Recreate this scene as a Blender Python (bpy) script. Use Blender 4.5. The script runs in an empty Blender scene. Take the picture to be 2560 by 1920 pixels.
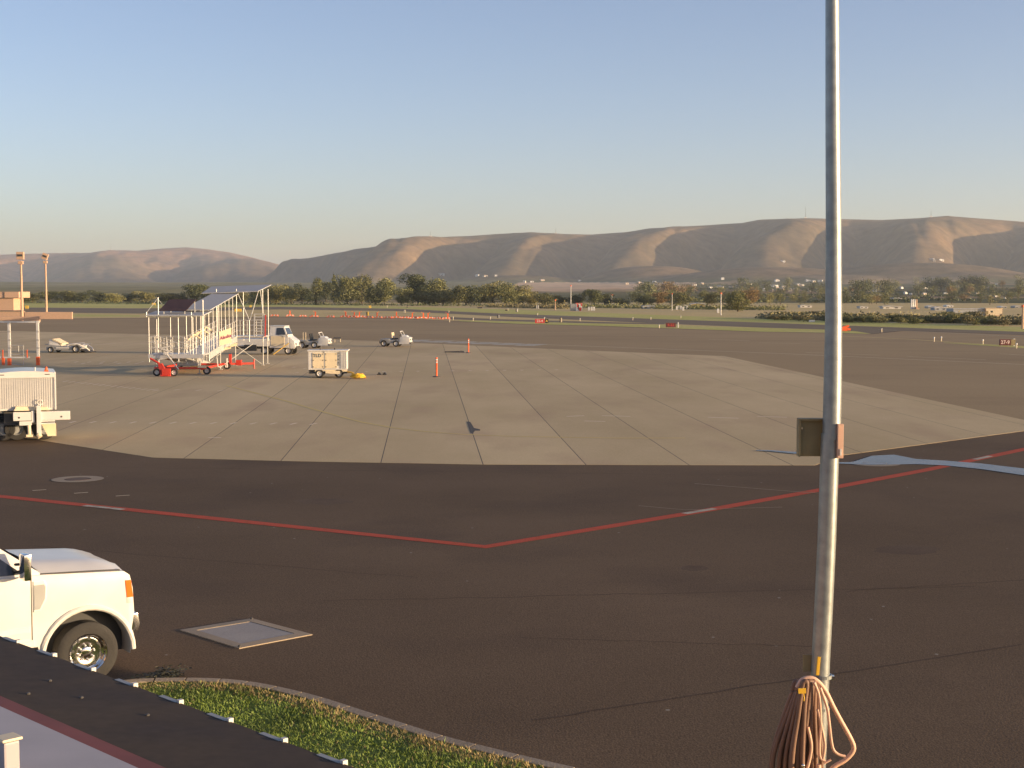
import bpy, bmesh, math, random
import numpy as np
from mathutils import Vector, Matrix, Euler

random.seed(7)
np.random.seed(7)
S = bpy.context.scene
COL = S.collection
PI = math.pi

# ------------------------------------------------------------------ camera
CAM_H, FPX, HOR = 5.2, 3644.0, 727.0
PITCH = math.atan((960 - HOR) / FPX)
cam_d = bpy.data.cameras.new('camera')
cam = bpy.data.objects.new('camera', cam_d)
COL.objects.link(cam)
cam.location = (0, 0, CAM_H)
cam.rotation_euler = (PI / 2 - PITCH, 0, 0)
cam_d.sensor_width = 36.0
cam_d.lens = 36.0 * FPX / 2560
cam_d.clip_start = 0.1
cam_d.clip_end = 60000
S.camera = cam

# ------------------------------------------------------------------ sky, sun, exposure
SUN_AZ, SUN_EL = math.radians(106), math.radians(5.6)
world = bpy.data.worlds.new('World')
S.world = world
world.use_nodes = True
wn = world.node_tree
wn.nodes.clear()
sky = wn.nodes.new('ShaderNodeTexSky')
sky.sky_type = 'NISHITA'
sky.sun_disc = False
sky.sun_elevation = SUN_EL
sky.sun_rotation = SUN_AZ
sky.altitude = 300
sky.air_density = 0.7
sky.dust_density = 1.5
sky.ozone_density = 1.0
bg = wn.nodes.new('ShaderNodeBackground')
bg.inputs['Strength'].default_value = 0.118
wo = wn.nodes.new('ShaderNodeOutputWorld')
tint = wn.nodes.new('ShaderNodeVectorMath'); tint.operation = 'MULTIPLY'
tint.inputs[1].default_value = (1.0, 0.935, 1.07)
wn.links.new(sky.outputs[0], tint.inputs[0])
wn.links.new(tint.outputs[0], bg.inputs[0])
wn.links.new(bg.outputs[0], wo.inputs[0])

sun_d = bpy.data.lights.new('sun', 'SUN')
sun_d.energy = 4.6
sun_d.angle = math.radians(0.6)
sun_d.color = (1.0, 0.73, 0.43)
sun = bpy.data.objects.new('sun', sun_d)
COL.objects.link(sun)
to_sun = Vector((math.sin(SUN_AZ) * math.cos(SUN_EL), math.cos(SUN_AZ) * math.cos(SUN_EL), math.sin(SUN_EL)))
sun.rotation_euler = to_sun.to_track_quat('Z', 'Y').to_euler()

S.view_settings.view_transform = 'Standard'
S.view_settings.look = 'None'
S.view_settings.gamma = 1.0
S.view_settings.use_curve_mapping = False
S.view_settings.exposure = 1.12
S.cycles.volume_bounces = 2
S.cycles.max_bounces = 6
S.cycles.use_denoising = True

# ------------------------------------------------------------------ pixel <-> place helpers (photo pixels, 2560 wide)
_R = Euler((PI / 2 - PITCH, 0, 0)).to_matrix()
def ray(x, y):
    return _R @ Vector(((x - 1280) / FPX, (960 - y) / FPX, -1))
def g(x, y, z=0.0):
    r = ray(x, y)
    t = (z - CAM_H) / r.z
    return Vector((r.x * t, r.y * t, z))
def at(x, y, d):
    r = ray(x, y)
    t = d / r.y
    return Vector((r.x * t, d, CAM_H + r.z * t))

# ------------------------------------------------------------------ mesh builder
class MB:
    def __init__(self):
        self.v = []; self.f = []
    def add(self, vs, fs):
        o = len(self.v)
        self.v.extend([tuple(p) for p in vs])
        self.f.extend([tuple(i + o for i in f) for f in fs])
        return self
    def box(self, c, s, rot=(0, 0, 0)):
        m = Euler(rot).to_matrix()
        c = Vector(c)
        vs = [c + m @ Vector((sx * s[0] / 2, sy * s[1] / 2, sz * s[2] / 2)) for sx in (-1, 1) for sy in (-1, 1) for sz in (-1, 1)]
        return self.add(vs, [(0, 1, 3, 2), (4, 6, 7, 5), (0, 4, 5, 1), (2, 3, 7, 6), (0, 2, 6, 4), (1, 5, 7, 3)])
    def hexa(self, b, t):
        return self.add(list(b) + list(t), [(3, 2, 1, 0), (4, 5, 6, 7), (0, 1, 5, 4), (1, 2, 6, 5), (2, 3, 7, 6), (3, 0, 4, 7)])
    def prism(self, poly, a, b, axis='y'):
        def P(u, w, k):
            return {'x': (k, u, w), 'y': (u, k, w), 'z': (u, w, k)}[axis]
        n = len(poly)
        vs = [P(u, w, a) for u, w in poly] + [P(u, w, b) for u, w in poly]
        fs = [tuple(range(n))[::-1], tuple(range(n, 2 * n))]
        fs += [(i, (i + 1) % n, (i + 1) % n + n, i + n) for i in range(n)]
        return self.add(vs, fs)
    def tube(self, pts, r, n=8, radii=None, caps=True):
        pts = [Vector(p) for p in pts]
        up = Vector((0.123, 0.31, 0.94)).normalized()
        rings = []
        for i, p in enumerate(pts):
            t = (pts[min(i + 1, len(pts) - 1)] - pts[max(i - 1, 0)]).normalized()
            a = t.cross(up)
            if a.length < 1e-3:
                a = t.cross(Vector((1, 0, 0)))
            a.normalize(); b = t.cross(a)
            rr = radii[i] if radii else r
            rings.append([p + (a * math.cos(2 * PI * k / n) + b * math.sin(2 * PI * k / n)) * rr for k in range(n)])
        vs = [q for ring in rings for q in ring]
        fs = []
        for i in range(len(pts) - 1):
            for k in range(n):
                k2 = (k + 1) % n
                fs.append((i * n + k, i * n + k2, (i + 1) * n + k2, (i + 1) * n + k))
        if caps:
            fs.append(tuple(range(n))[::-1])
            fs.append(tuple((len(pts) - 1) * n + k for k in range(n)))
        return self.add(vs, fs)
    def lathe(self, prof, c, n=24, axis='y', sgn=1):
        # prof: (along axis, radius)
        vs, fs = [], []
        c = Vector(c)
        for h, r in prof:
            for k in range(n):
                a = 2 * PI * k / n
                p, q = r * math.cos(a), r * math.sin(a)
                vs.append(c + {'y': Vector((p, sgn * h, q)), 'x': Vector((sgn * h, p, q)), 'z': Vector((p, q, h))}[axis])
        for i in range(len(prof) - 1):
            for k in range(n):
                k2 = (k + 1) % n
                fs.append((i * n + k, i * n + k2, (i + 1) * n + k2, (i + 1) * n + k))
        return self.add(vs, fs)
    def sheet(self, pts):
        return self.add(pts, [tuple(range(len(pts)))])
    def build(self, name, m, parent=None, bevel=0.0, smooth=False):
        me = bpy.data.meshes.new(name)
        me.from_pydata(self.v, [], self.f)
        me.update()
        if smooth or bevel:
            bm = bmesh.new(); bm.from_mesh(me)
            bmesh.ops.recalc_face_normals(bm, faces=bm.faces)
            if bevel:
                es = [e for e in bm.edges if len(e.link_faces) == 2 and e.calc_face_angle(0) > 0.5]
                bmesh.ops.bevel(bm, geom=es, offset=bevel, segments=2, affect='EDGES', profile=0.7, clamp_overlap=True)
            for f in bm.faces:
                f.smooth = bool(smooth)
            bm.to_mesh(me); bm.free()
            if smooth:
                try: me.set_sharp_from_angle(angle=math.radians(40))
                except Exception: pass
        else:
            bm = bmesh.new(); bm.from_mesh(me)
            bmesh.ops.recalc_face_normals(bm, faces=bm.faces)
            bm.to_mesh(me); bm.free()
        me.materials.append(m)
        o = bpy.data.objects.new(name, me)
        COL.objects.link(o)
        if parent is not None:
            o.parent = parent
        return o

def tag(o, label, cat, group=None):
    o['label'] = label; o['category'] = cat
    if group: o['group'] = group
    return o
def thing(name, label, cat, loc=(0, 0, 0), rz=0.0, group=None):
    o = bpy.data.objects.new(name, None)
    o.empty_display_size = 0.3
    COL.objects.link(o)
    o.location = loc; o.rotation_euler = (0, 0, rz)
    return tag(o, label, cat, group)
def kind(o, k):
    o['kind'] = k
    return o
def copy_tree(o, loc, rz, label=None, scale=None):
    r = o.copy(); COL.objects.link(r)
    r.location = loc; r.rotation_euler = (0, 0, rz)
    if scale: r.scale = scale
    if label: r['label'] = label
    for ch in list(o.children):
        c = ch.copy(); COL.objects.link(c); c.parent = r
        for gch in list(ch.children):
            d = gch.copy(); COL.objects.link(d); d.parent = c
    return r
ORD = ['first', 'second', 'third', 'fourth', 'fifth', 'sixth', 'seventh', 'eighth', 'ninth', 'tenth', 'eleventh', 'twelfth', 'thirteenth',
       'fourteenth', 'fifteenth', 'sixteenth', 'seventeenth', 'eighteenth', 'nineteenth', 'twentieth']
for _k in range(1, 10):
    ORD.append('twenty-' + ORD[_k - 1])
ORD.append('thirtieth')
for _t, _w in (('thirty', 'fortieth'), ('forty', 'fiftieth'), ('fifty', 'sixtieth'), ('sixty', 'seventieth'), ('seventy', 'eightieth'), ('eighty', 'ninetieth'), ('ninety', 'hundredth')):
    for _k in range(1, 10): ORD.append(_t + '-' + ORD[_k - 1])
    ORD.append(_w)
# ------------------------------------------------------------------ materials
def mat(name, col, rough=0.6, metal=0.0, var=0.12, scale=3.0, bump=0.0, bscale=None, spec=0.5, coat=0.0, objrand=0.0):
    m = bpy.data.materials.new(name); m.use_nodes = True
    nt = m.node_tree; b = nt.nodes['Principled BSDF']
    b.inputs['Roughness'].default_value = rough
    b.inputs['Metallic'].default_value = metal
    b.inputs['Specular IOR Level'].default_value = spec
    b.inputs['Coat Weight'].default_value = coat
    tc = nt.nodes.new('ShaderNodeTexCoord')
    nz = nt.nodes.new('ShaderNodeTexNoise'); nz.inputs['Scale'].default_value = scale; nz.inputs['Detail'].default_value = 5
    nt.links.new(tc.outputs['Object'], nz.inputs['Vector'])
    mp = nt.nodes.new('ShaderNodeMapRange')
    mp.inputs['From Min'].default_value = 0.3; mp.inputs['From Max'].default_value = 0.7
    mp.inputs['To Min'].default_value = 1 - var; mp.inputs['To Max'].default_value = 1 + var
    nt.links.new(nz.outputs[0], mp.inputs['Value'])
    fac = mp.outputs[0]
    if objrand:
        oi = nt.nodes.new('ShaderNodeObjectInfo')
        mr = nt.nodes.new('ShaderNodeMapRange'); mr.inputs['To Min'].default_value = 1 - objrand; mr.inputs['To Max'].default_value = 1 + objrand
        nt.links.new(oi.outputs['Random'], mr.inputs['Value'])
        mu = nt.nodes.new('ShaderNodeMath'); mu.operation = 'MULTIPLY'
        nt.links.new(fac, mu.inputs[0]); nt.links.new(mr.outputs[0], mu.inputs[1]); fac = mu.outputs[0]
    vm = nt.nodes.new('ShaderNodeVectorMath'); vm.operation = 'SCALE'
    vm.inputs[0].default_value = col[:3]
    nt.links.new(fac, vm.inputs['Scale'])
    nt.links.new(vm.outputs[0], b.inputs['Base Color'])
    if bump:
        n2 = nt.nodes.new('ShaderNodeTexNoise'); n2.inputs['Scale'].default_value = bscale or scale * 8; n2.inputs['Detail'].default_value = 4
        nt.links.new(tc.outputs['Object'], n2.inputs['Vector'])
        bp = nt.nodes.new('ShaderNodeBump'); bp.inputs['Strength'].default_value = bump; bp.inputs['Distance'].default_value = 0.02
        nt.links.new(n2.outputs[0], bp.inputs['Height']); nt.links.new(bp.outputs[0], b.inputs['Normal'])
    return m

def surface_mat(name, c0, c1, s_big, s_fine, fine_amt, rough=0.9, bump=0.3, stretch=(1, 1, 1), c2=None, spots=0.0, detail=6, spec=0.15, objr=0.0):
    """two-tone ground: big patches between c0 and c1, a third tone in blotches, fine grain"""
    m = bpy.data.materials.new(name); m.use_nodes = True
    nt = m.node_tree; b = nt.nodes['Principled BSDF']; L = nt.links.new
    b.inputs['Roughness'].default_value = rough
    b.inputs['Specular IOR Level'].default_value = spec
    tc = nt.nodes.new('ShaderNodeTexCoord')
    mpn = nt.nodes.new('ShaderNodeMapping'); mpn.inputs['Scale'].default_value = stretch
    L(tc.outputs['Object'], mpn.inputs[0])
    n1 = nt.nodes.new('ShaderNodeTexNoise'); n1.inputs['Scale'].default_value = s_big; n1.inputs['Detail'].default_value = detail; n1.inputs['Roughness'].default_value = 0.62
    L(mpn.outputs[0], n1.inputs[0])
    cr = nt.nodes.new('ShaderNodeValToRGB')
    cr.color_ramp.elements[0].position = 0.34; cr.color_ramp.elements[0].color = (*c0, 1)
    cr.color_ramp.elements[1].position = 0.66; cr.color_ramp.elements[1].color = (*c1, 1)
    L(n1.outputs[0], cr.inputs[0])
    colr = cr.outputs[0]
    if c2 is not None:
        n3 = nt.nodes.new('ShaderNodeTexNoise'); n3.inputs['Scale'].default_value = s_big * 3.7; n3.inputs['Detail'].default_value = 8
        L(mpn.outputs[0], n3.inputs[0])
        r3 = nt.nodes.new('ShaderNodeMapRange'); r3.inputs['From Min'].default_value = 0.52; r3.inputs['From Max'].default_value = 0.72; r3.inputs['To Max'].default_value = 0.75
        L(n3.outputs[0], r3.inputs[0])
        mx = nt.nodes.new('ShaderNodeMix'); mx.data_type = 'RGBA'
        L(r3.outputs[0], mx.inputs['Factor']); L(colr, mx.inputs['A']); mx.inputs['B'].default_value = (*c2, 1)
        colr = mx.outputs['Result']
    if objr:
        oi = nt.nodes.new('ShaderNodeObjectInfo')
        mo = nt.nodes.new('ShaderNodeMapRange'); mo.inputs['To Min'].default_value = 1 - objr; mo.inputs['To Max'].default_value = 1 + objr
        L(oi.outputs['Random'], mo.inputs[0])
        vo = nt.nodes.new('ShaderNodeVectorMath'); vo.operation = 'SCALE'
        L(colr, vo.inputs[0]); L(mo.outputs[0], vo.inputs['Scale'])
        colr = vo.outputs[0]
    n2 = nt.nodes.new('ShaderNodeTexNoise'); n2.inputs['Scale'].default_value = s_fine; n2.inputs['Detail'].default_value = 3
    L(tc.outputs['Object'], n2.inputs[0])
    mr = nt.nodes.new('ShaderNodeMapRange'); mr.inputs['From Min'].default_value = 0.25; mr.inputs['From Max'].default_value = 0.75
    mr.inputs['To Min'].default_value = 1 - fine_amt; mr.inputs['To Max'].default_value = 1 + fine_amt
    L(n2.outputs[0], mr.inputs[0])
    vm = nt.nodes.new('ShaderNodeVectorMath'); vm.operation = 'SCALE'
    L(colr, vm.inputs[0]); L(mr.outputs[0], vm.inputs['Scale'])
    out = vm.outputs[0]
    if spots:
        v = nt.nodes.new('ShaderNodeTexVoronoi'); v.inputs['Scale'].default_value = 1.1
        L(tc.outputs['Object'], v.inputs['Vector'])
        lt = nt.nodes.new('ShaderNodeMath'); lt.operation = 'LESS_THAN'; lt.inputs[1].default_value = spots
        L(v.outputs['Distance'], lt.inputs[0])
        mx2 = nt.nodes.new('ShaderNodeMix'); mx2.data_type = 'RGBA'
        L(lt.outputs[0], mx2.inputs['Factor']); L(out, mx2.inputs['A']); mx2.inputs['B'].default_value = (0.3, 0.27, 0.22, 1)
        out = mx2.outputs['Result']
    L(out, b.inputs['Base Color'])
    if bump:
        bp = nt.nodes.new('ShaderNodeBump'); bp.inputs['Strength'].default_value = bump; bp.inputs['Distance'].default_value = 0.01
        L(n2.outputs[0], bp.inputs['Height']); L(bp.outputs[0], b.inputs['Normal'])
    return m

M = {}
M['asphalt'] = surface_mat('asphalt', (0.110, 0.072, 0.040), (0.160, 0.107, 0.063), 0.06, 38.0, 0.35, rough=0.88, bump=0.5, c2=(0.096, 0.064, 0.040), spots=0.03)
M['pale_asphalt'] = surface_mat('pale_asphalt', (0.33, 0.235, 0.125), (0.38, 0.275, 0.15), 0.035, 12.0, 0.15, rough=0.9, bump=0.3, c2=(0.28, 0.20, 0.11), stretch=(.5, 1, 1))  # paler base colour than the near asphalt
M['runway'] = surface_mat('runway_asphalt', (0.19, 0.15, 0.10), (0.23, 0.18, 0.12), 0.03, 9.0, 0.15, bump=0.2)
M['seal'] = surface_mat('crack_sealant', (0.075, 0.050, 0.032), (0.095, 0.064, 0.041), 0.5, 38.0, 0.3, rough=0.9)
M['patch'] = surface_mat('stained_asphalt', (0.098, 0.064, 0.040), (0.135, 0.092, 0.058), 0.5, 38.0, 0.3, rough=0.88, bump=0.4, c2=(0.088, 0.058, 0.037))
M['concrete'] = surface_mat('apron_concrete', (0.49, 0.37, 0.20), (0.63, 0.485, 0.28), 0.10, 22.0, 0.10, rough=0.88, bump=0.25, c2=(0.47, 0.33, 0.20), stretch=(1, 0.35, 1), objr=0.05)
M['tar'] = mat('joint_tar', (0.06, 0.048, 0.038), 0.8)
M['dry'] = surface_mat('dry_grass', (0.62, 0.46, 0.21), (0.56, 0.43, 0.18), 0.02, 2.0, 0.25, bump=0.6, c2=(0.66, 0.49, 0.26))
M['green'] = surface_mat('mown_grass', (0.47, 0.44, 0.11), (0.56, 0.51, 0.16), 0.025, 1.5, 0.25, bump=0.6, c2=(0.60, 0.50, 0.22))
M['lawn'] = surface_mat('lawn_soil', (0.12, 0.15, 0.03), (0.16, 0.19, 0.04), 0.8, 30.0, 0.4, bump=0.8)
M['red_paint'] = surface_mat('red_paint', (0.50, 0.085, 0.045), (0.44, 0.085, 0.05), 1.3, 40.0, 0.25, c2=(0.30, 0.085, 0.034), bump=0.2)
M['white_paint'] = surface_mat('white_marking', (0.50, 0.45, 0.36), (0.42, 0.37, 0.29), 1.0, 30.0, 0.2, c2=(0.25, 0.21, 0.16), bump=0.2)
M['faint_paint'] = surface_mat('worn_marking', (0.78, 0.66, 0.48), (0.70, 0.58, 0.40), 0.9, 30.0, 0.2, bump=0.1)
M['yellow_paint'] = surface_mat('yellow_marking', (0.68, 0.51, 0.19), (0.62, 0.48, 0.21), 0.9, 30.0, 0.2, bump=0.1)
M['pad'] = surface_mat('pad_concrete', (0.31, 0.285, 0.265), (0.36, 0.33, 0.30), 1.2, 40.0, 0.1, bump=0.2)
M['pad_rim'] = surface_mat('pad_rim', (0.31, 0.25, 0.18), (0.36, 0.29, 0.21), 1.2, 40.0, 0.1, bump=0.2)
M['curb'] = surface_mat('curb_concrete', (0.30, 0.24, 0.17), (0.36, 0.29, 0.21), 1.2, 30.0, 0.2, bump=0.4)
M['white'] = mat('white_enamel', (0.64, 0.62, 0.58), 0.30, var=0.04, coat=0.3)
M['white_dull'] = mat('white_dull', (0.64, 0.61, 0.56), 0.55, var=0.10, scale=2)
M['cream'] = mat('cream_panel', (0.72, 0.60, 0.40), 0.55, var=0.06)
M['galv'] = mat('galvanised_steel', (0.30, 0.32, 0.315), 0.40, metal=0.55, var=0.16, scale=14)
M['galv_dull'] = mat('galvanised_dull', (0.46, 0.45, 0.42), 0.6, metal=0.3, var=0.12, scale=6)
M['alu'] = mat('aluminium', (0.58, 0.57, 0.55), 0.45, metal=0.4, var=0.06)
M['chrome'] = mat('chrome', (0.75, 0.74, 0.72), 0.12, metal=1.0, var=0.03)
M['rubber'] = mat('tyre_rubber', (0.03, 0.028, 0.026), 0.85, var=0.2, bump=0.3)
M['black'] = mat('black_plastic', (0.025, 0.025, 0.025), 0.5)
M['dark'] = mat('dark_steel', (0.07, 0.065, 0.06), 0.6)
M['glass'] = mat('tinted_glass', (0.03, 0.035, 0.04), 0.06, spec=0.8)
M['orange'] = mat('safety_orange', (0.80, 0.13, 0.03), 0.5, var=0.06)
M['red'] = mat('red_enamel', (0.58, 0.045, 0.025), 0.45, var=0.1)
M['yellow'] = mat('yellow_enamel', (0.72, 0.42, 0.03), 0.5, var=0.1)
M['grey'] = mat('grey_enamel', (0.30, 0.30, 0.29), 0.5, var=0.08)
M['canopy'] = mat('canopy_sheet', (0.36, 0.37, 0.385), 0.85, metal=0.0, var=0.05)
M['solar'] = mat('solar_cells', (0.06, 0.035, 0.03), 0.3)
M['amber'] = mat('amber_lens', (0.75, 0.16, 0.02), 0.2)
M['salmon'] = mat('salmon_wall', (0.55, 0.36, 0.24), 0.8, var=0.06)
M['roof_dark'] = surface_mat('dark_roof_metal', (0.062, 0.045, 0.030), (0.045, 0.034, 0.028), 1.6, 14.0, 0.15, rough=0.8, bump=0.1, spec=0.2)
M['roof_red'] = mat('red_trim', (0.16, 0.04, 0.032), 0.7, var=0.15)
M['roof_white'] = mat('pale_panel', (0.34, 0.31, 0.32), 0.5, var=0.06)
M['hose_brown'] = mat('brown_hose', (0.20, 0.11, 0.07), 0.6, var=0.25)
M['sunlit_pink'] = mat('sunlit_tan', (0.68, 0.42, 0.29), 0.5, var=0.1)  # brown hose and bracket with salmon sunlight put into the colour
M['olive'] = mat('olive_sheet_metal', (0.26, 0.20, 0.095), 0.6, var=0.2, scale=6)
M['bark'] = mat('bark', (0.10, 0.075, 0.05), 0.9, var=0.3)
M['sign_red'] = mat('sign_red', (0.55, 0.06, 0.05), 0.5, var=0.05)
M['sign_text'] = mat('sign_lettering', (0.80, 0.62, 0.58), 0.5, var=0.02)
M['sign_shaded'] = mat('sign_shaded_red', (0.13, 0.035, 0.03), 0.5, var=0.05)  # sign red darkened as back-lit, the shade put into the colour
M['sign_yellow'] = mat('sign_yellow', (0.75, 0.50, 0.08), 0.5, var=0.05)
M['logo'] = mat('logo_print', (0.30, 0.05, 0.12), 0.6, var=0.02)
M['logo_blue'] = mat('panel_print', (0.10, 0.13, 0.16), 0.6, var=0.02)
def leaf(name, c):
    m = mat(name, c, 0.7, var=0.22, scale=0.6, objrand=0.25)
    b = m.node_tree.nodes['Principled BSDF']
    return m
M['leaf_dark'] = leaf('leaves_dark', (0.085, 0.098, 0.038))
M['leaf_mid'] = leaf('leaves_mid', (0.155, 0.158, 0.055))
M['leaf_pale'] = leaf('leaves_pale', (0.23, 0.215, 0.08))
M['leaf_autumn'] = leaf('leaves_autumn', (0.21, 0.14, 0.055))
M['leaf_deep'] = leaf('leaves_deep', (0.035, 0.035, 0.020))  # darkest leaf colour, for the low shrub
M['sage'] = leaf('sagebrush_leaves', (0.22, 0.19, 0.09))
M['puddle'] = mat('wet_asphalt', (0.10, 0.085, 0.075), 0.26, spec=0.45, var=0.35, scale=1.2)
# ------------------------------------------------------------------ terrain: valley floor rising to the ridges
def vnoise(x, y, seed=0):
    xi = np.floor(x).astype(np.int64); yi = np.floor(y).astype(np.int64)
    xf = x - xi; yf = y - yi
    def h(a, b):
        n = (a * 374761393 + b * 668265263 + seed * 1442695041) & 0x7fffffff
        n = ((n ^ (n >> 13)) * 1274126177) & 0x7fffffff
        return ((n ^ (n >> 16)) & 0xffff) / 65535.0
    u = xf * xf * (3 - 2 * xf); v = yf * yf * (3 - 2 * yf)
    return (h(xi, yi) * (1 - u) + h(xi + 1, yi) * u) * (1 - v) + (h(xi, yi + 1) * (1 - u) + h(xi + 1, yi + 1) * u) * v
def fbm(x, y, seed=0, o=4):
    s = 0; a = 0.5; t = 0
    for k in range(o):
        s = s + a * vnoise(x * 2 ** k, y * 2 ** k, seed + k); t += a; a *= 0.5
    return s / t
K = 2560 / 2212.0
SIL_A = [(2900, 500), (2600, 488), (2400, 484), (2300, 480), (2212, 478), (2130, 472), (2040, 465), (1980, 470), (1900, 474), (1820, 472), (1740, 470), (1640, 473), (1600, 480),
         (1500, 487), (1400, 492), (1350, 500), (1280, 505), (1240, 505), (1145, 500), (1090, 503), (1020, 508), (940, 512), (880, 520), (800, 533),
         (720, 546), (650, 560), (600, 580), (545, 615), (520, 632), (480, 640)]
SIL_B = [(-700, 560), (-300, 545), (-100, 545), (0, 550), (60, 548), (130, 546), (200, 546), (240, 540), (300, 541), (350, 537), (405, 534), (450, 538), (500, 545),
         (550, 557), (595, 570), (650, 598), (700, 622), (760, 640)]
RA = dict(az=math.radians(13), P=5000.0, s0=-1480.0, k=1.05)
RB = dict(az=math.radians(-12), P=8800.0, s0=-400.0, k=0.75)
def setback(s, R):
    return R['k'] * np.logaddexp(0, (R['s0'] - s) / 160.0) * 160.0
def crest_table(sil, R):
    ss, hh = [], []
    for x, y in sil:
        a = math.atan((x * K - 1280) / FPX)
        dd_ = np.linspace(2000, 26000, 24001)
        n_ = R['P'] - dd_ * math.cos(a - R['az']) + setback(dd_ * math.sin(a - R['az']), R)
        d = float(dd_[int(np.argmax(n_ <= 0))]) if (n_ <= 0).any() else 26000.0
        s = d * math.sin(a - R['az'])
        ss.append(s); hh.append(max(0, CAM_H + d * math.cos(a) * (HOR - y * K) / FPX))
    i = np.argsort(ss)
    return np.array(ss)[i], np.array(hh)[i]
TA, TB = crest_table(SIL_A, RA), crest_table(SIL_B, RB)
def ridge(X, Y, R, T, W, A, lam, seed, back):
    sa, ca = math.sin(R['az']), math.cos(R['az'])
    n = R['P'] - (X * sa + Y * ca)
    s = X * ca - Y * sa
    n = n + setback(s, R)
    # look along the sight line for the crest height so spurs carry the right skyline
    hc = np.interp(s, T[0], T[1])
    hs = 0.5 * hc + 0.25 * np.interp(s + 160, T[0], T[1]) + 0.25 * np.interp(s - 160, T[0], T[1])
    if R is RA:
        e_ = np.clip((-1450 - s) / 500, 0, 1)
        W = W - (W - 330) * e_ * e_ * (3 - 2 * e_)
    u = np.clip(n / W, 0, 1)
    hc = hc * (1 - u) + hs * u
    front = np.where(u < 1, 0.55 * (1 - u ** 1.7) + 0.45 * (1 - u) ** 1.25 * (1 + 0.55 * u), 0)
    b = np.clip(-n / back, 0, 1)
    prof = np.where(n >= 0, front, 1 - 0.55 * b)
    warp = 0.9 * (fbm(s / 1100 + 3, n / 1500, seed) - 0.5) + 0.16 * (fbm(s / 240, n / 260, seed + 9) - 0.5)
    ph = s / lam + warp
    r = np.abs(np.sin(PI * ph)) ** 0.9
    amp = 0.55 + 0.9 * vnoise(np.floor(ph) * 1.37 + 11, ph * 0 + 2.5, seed + 5)
    bump = np.clip(u * 2.0, 0, 1) ** 1.4 * np.clip((1.08 - u) * 2.2, 0, 1)
    small = (fbm(s / 150, n / 420, seed + 21) - 0.5) * 26 * np.clip(u * 3, 0, 1) * np.clip((1.1 - u) * 2, 0, 1)
    gul = np.abs(np.sin(PI * (s / 95 + 1.6 * fbm(s / 300, n / 500, seed + 31)))) * 9 * np.clip(u * 2.5, 0, 1) * np.clip((1.05 - u) * 2, 0, 1) * (0.3 + 1.2 * fbm(s / 500, n / 500, seed + 33))
    small = small + (gul - 4) * (0.9 if lam < 700 else 0.45)
    h = hc * prof + A * amp * (r - 0.78) * bump * np.clip(hc / 120, 0, 1.25) + small * np.clip(hc / 150, 0, 1)
    return h
def terrain(X, Y):
    X = np.asarray(X, float); Y = np.asarray(Y, float)
    d = np.hypot(X, Y)
    t = np.clip((d - 700) / 3200, 0, 1)
    base = 0.05 + 27 * t ** 1.5 + np.clip((d - 4000) / 4000, 0, 1) * 20
    base = base + np.clip((d - 900) / 1500, 0, 1) * (fbm(X / 420, Y / 420, 40) - 0.5) * 9
    a = ridge(X, Y, RA, TA, 1150.0, 135.0, 430.0, 3, 2500.0)
    b = ridge(X, Y, RB, TB, 2300.0, 110.0, 1000.0, 17, 3000.0)
    def mound(px, py, dd, wx, wy):
        r = ray(px * K, py * K); tt = dd / r.y
        x0, z0 = r.x * tt, CAM_H + r.z * tt
        return z0 * 0.95 * np.exp(-(((X - x0) / wx) ** 2 + ((Y - dd - 120) / wy) ** 2) ** 1.3)
    m = np.maximum.reduce([mound(1690, 573, 3350, 330, 260), mound(2020, 563, 3300, 330, 240), mound(1830, 590, 3200, 260, 200),
                           mound(1120, 592, 3600, 240, 200), mound(1420, 570, 3600, 220, 260), mound(2160, 585, 3150, 260, 200)])
    hills = np.maximum(a, b)
    k = 14.0
    hh = np.maximum(hills, m) + k * np.exp(-np.abs(hills - m) / k) * 0.5 * np.clip(np.minimum(hills, m) / 20, 0, 1)
    return np.maximum(base, base * 0.3 + hh) if False else np.logaddexp(base / 5.0, (hh) / 5.0) * 5.0 - np.where(d < 1500, np.logaddexp(base / 5.0, hh / 5.0) * 5.0 - base, 0)
def tz(x, y):
    return float(terrain(np.array([x]), np.array([y]))[0])
def gt(px, py):
    """where the sight line through a photo pixel meets the terrain"""
    r = ray(px, py)
    ds = np.geomspace(400, 12000, 1500)
    X, Y = r.x / r.y * ds, ds
    Z = CAM_H + r.z / r.y * ds
    hit = np.nonzero(Z <= terrain(X, Y))[0]
    i = hit[0] if len(hit) else np.argmin(Z - terrain(X, Y))
    return Vector((X[i], Y[i], float(terrain(X[i:i+1], Y[i:i+1])[0])))

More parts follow.
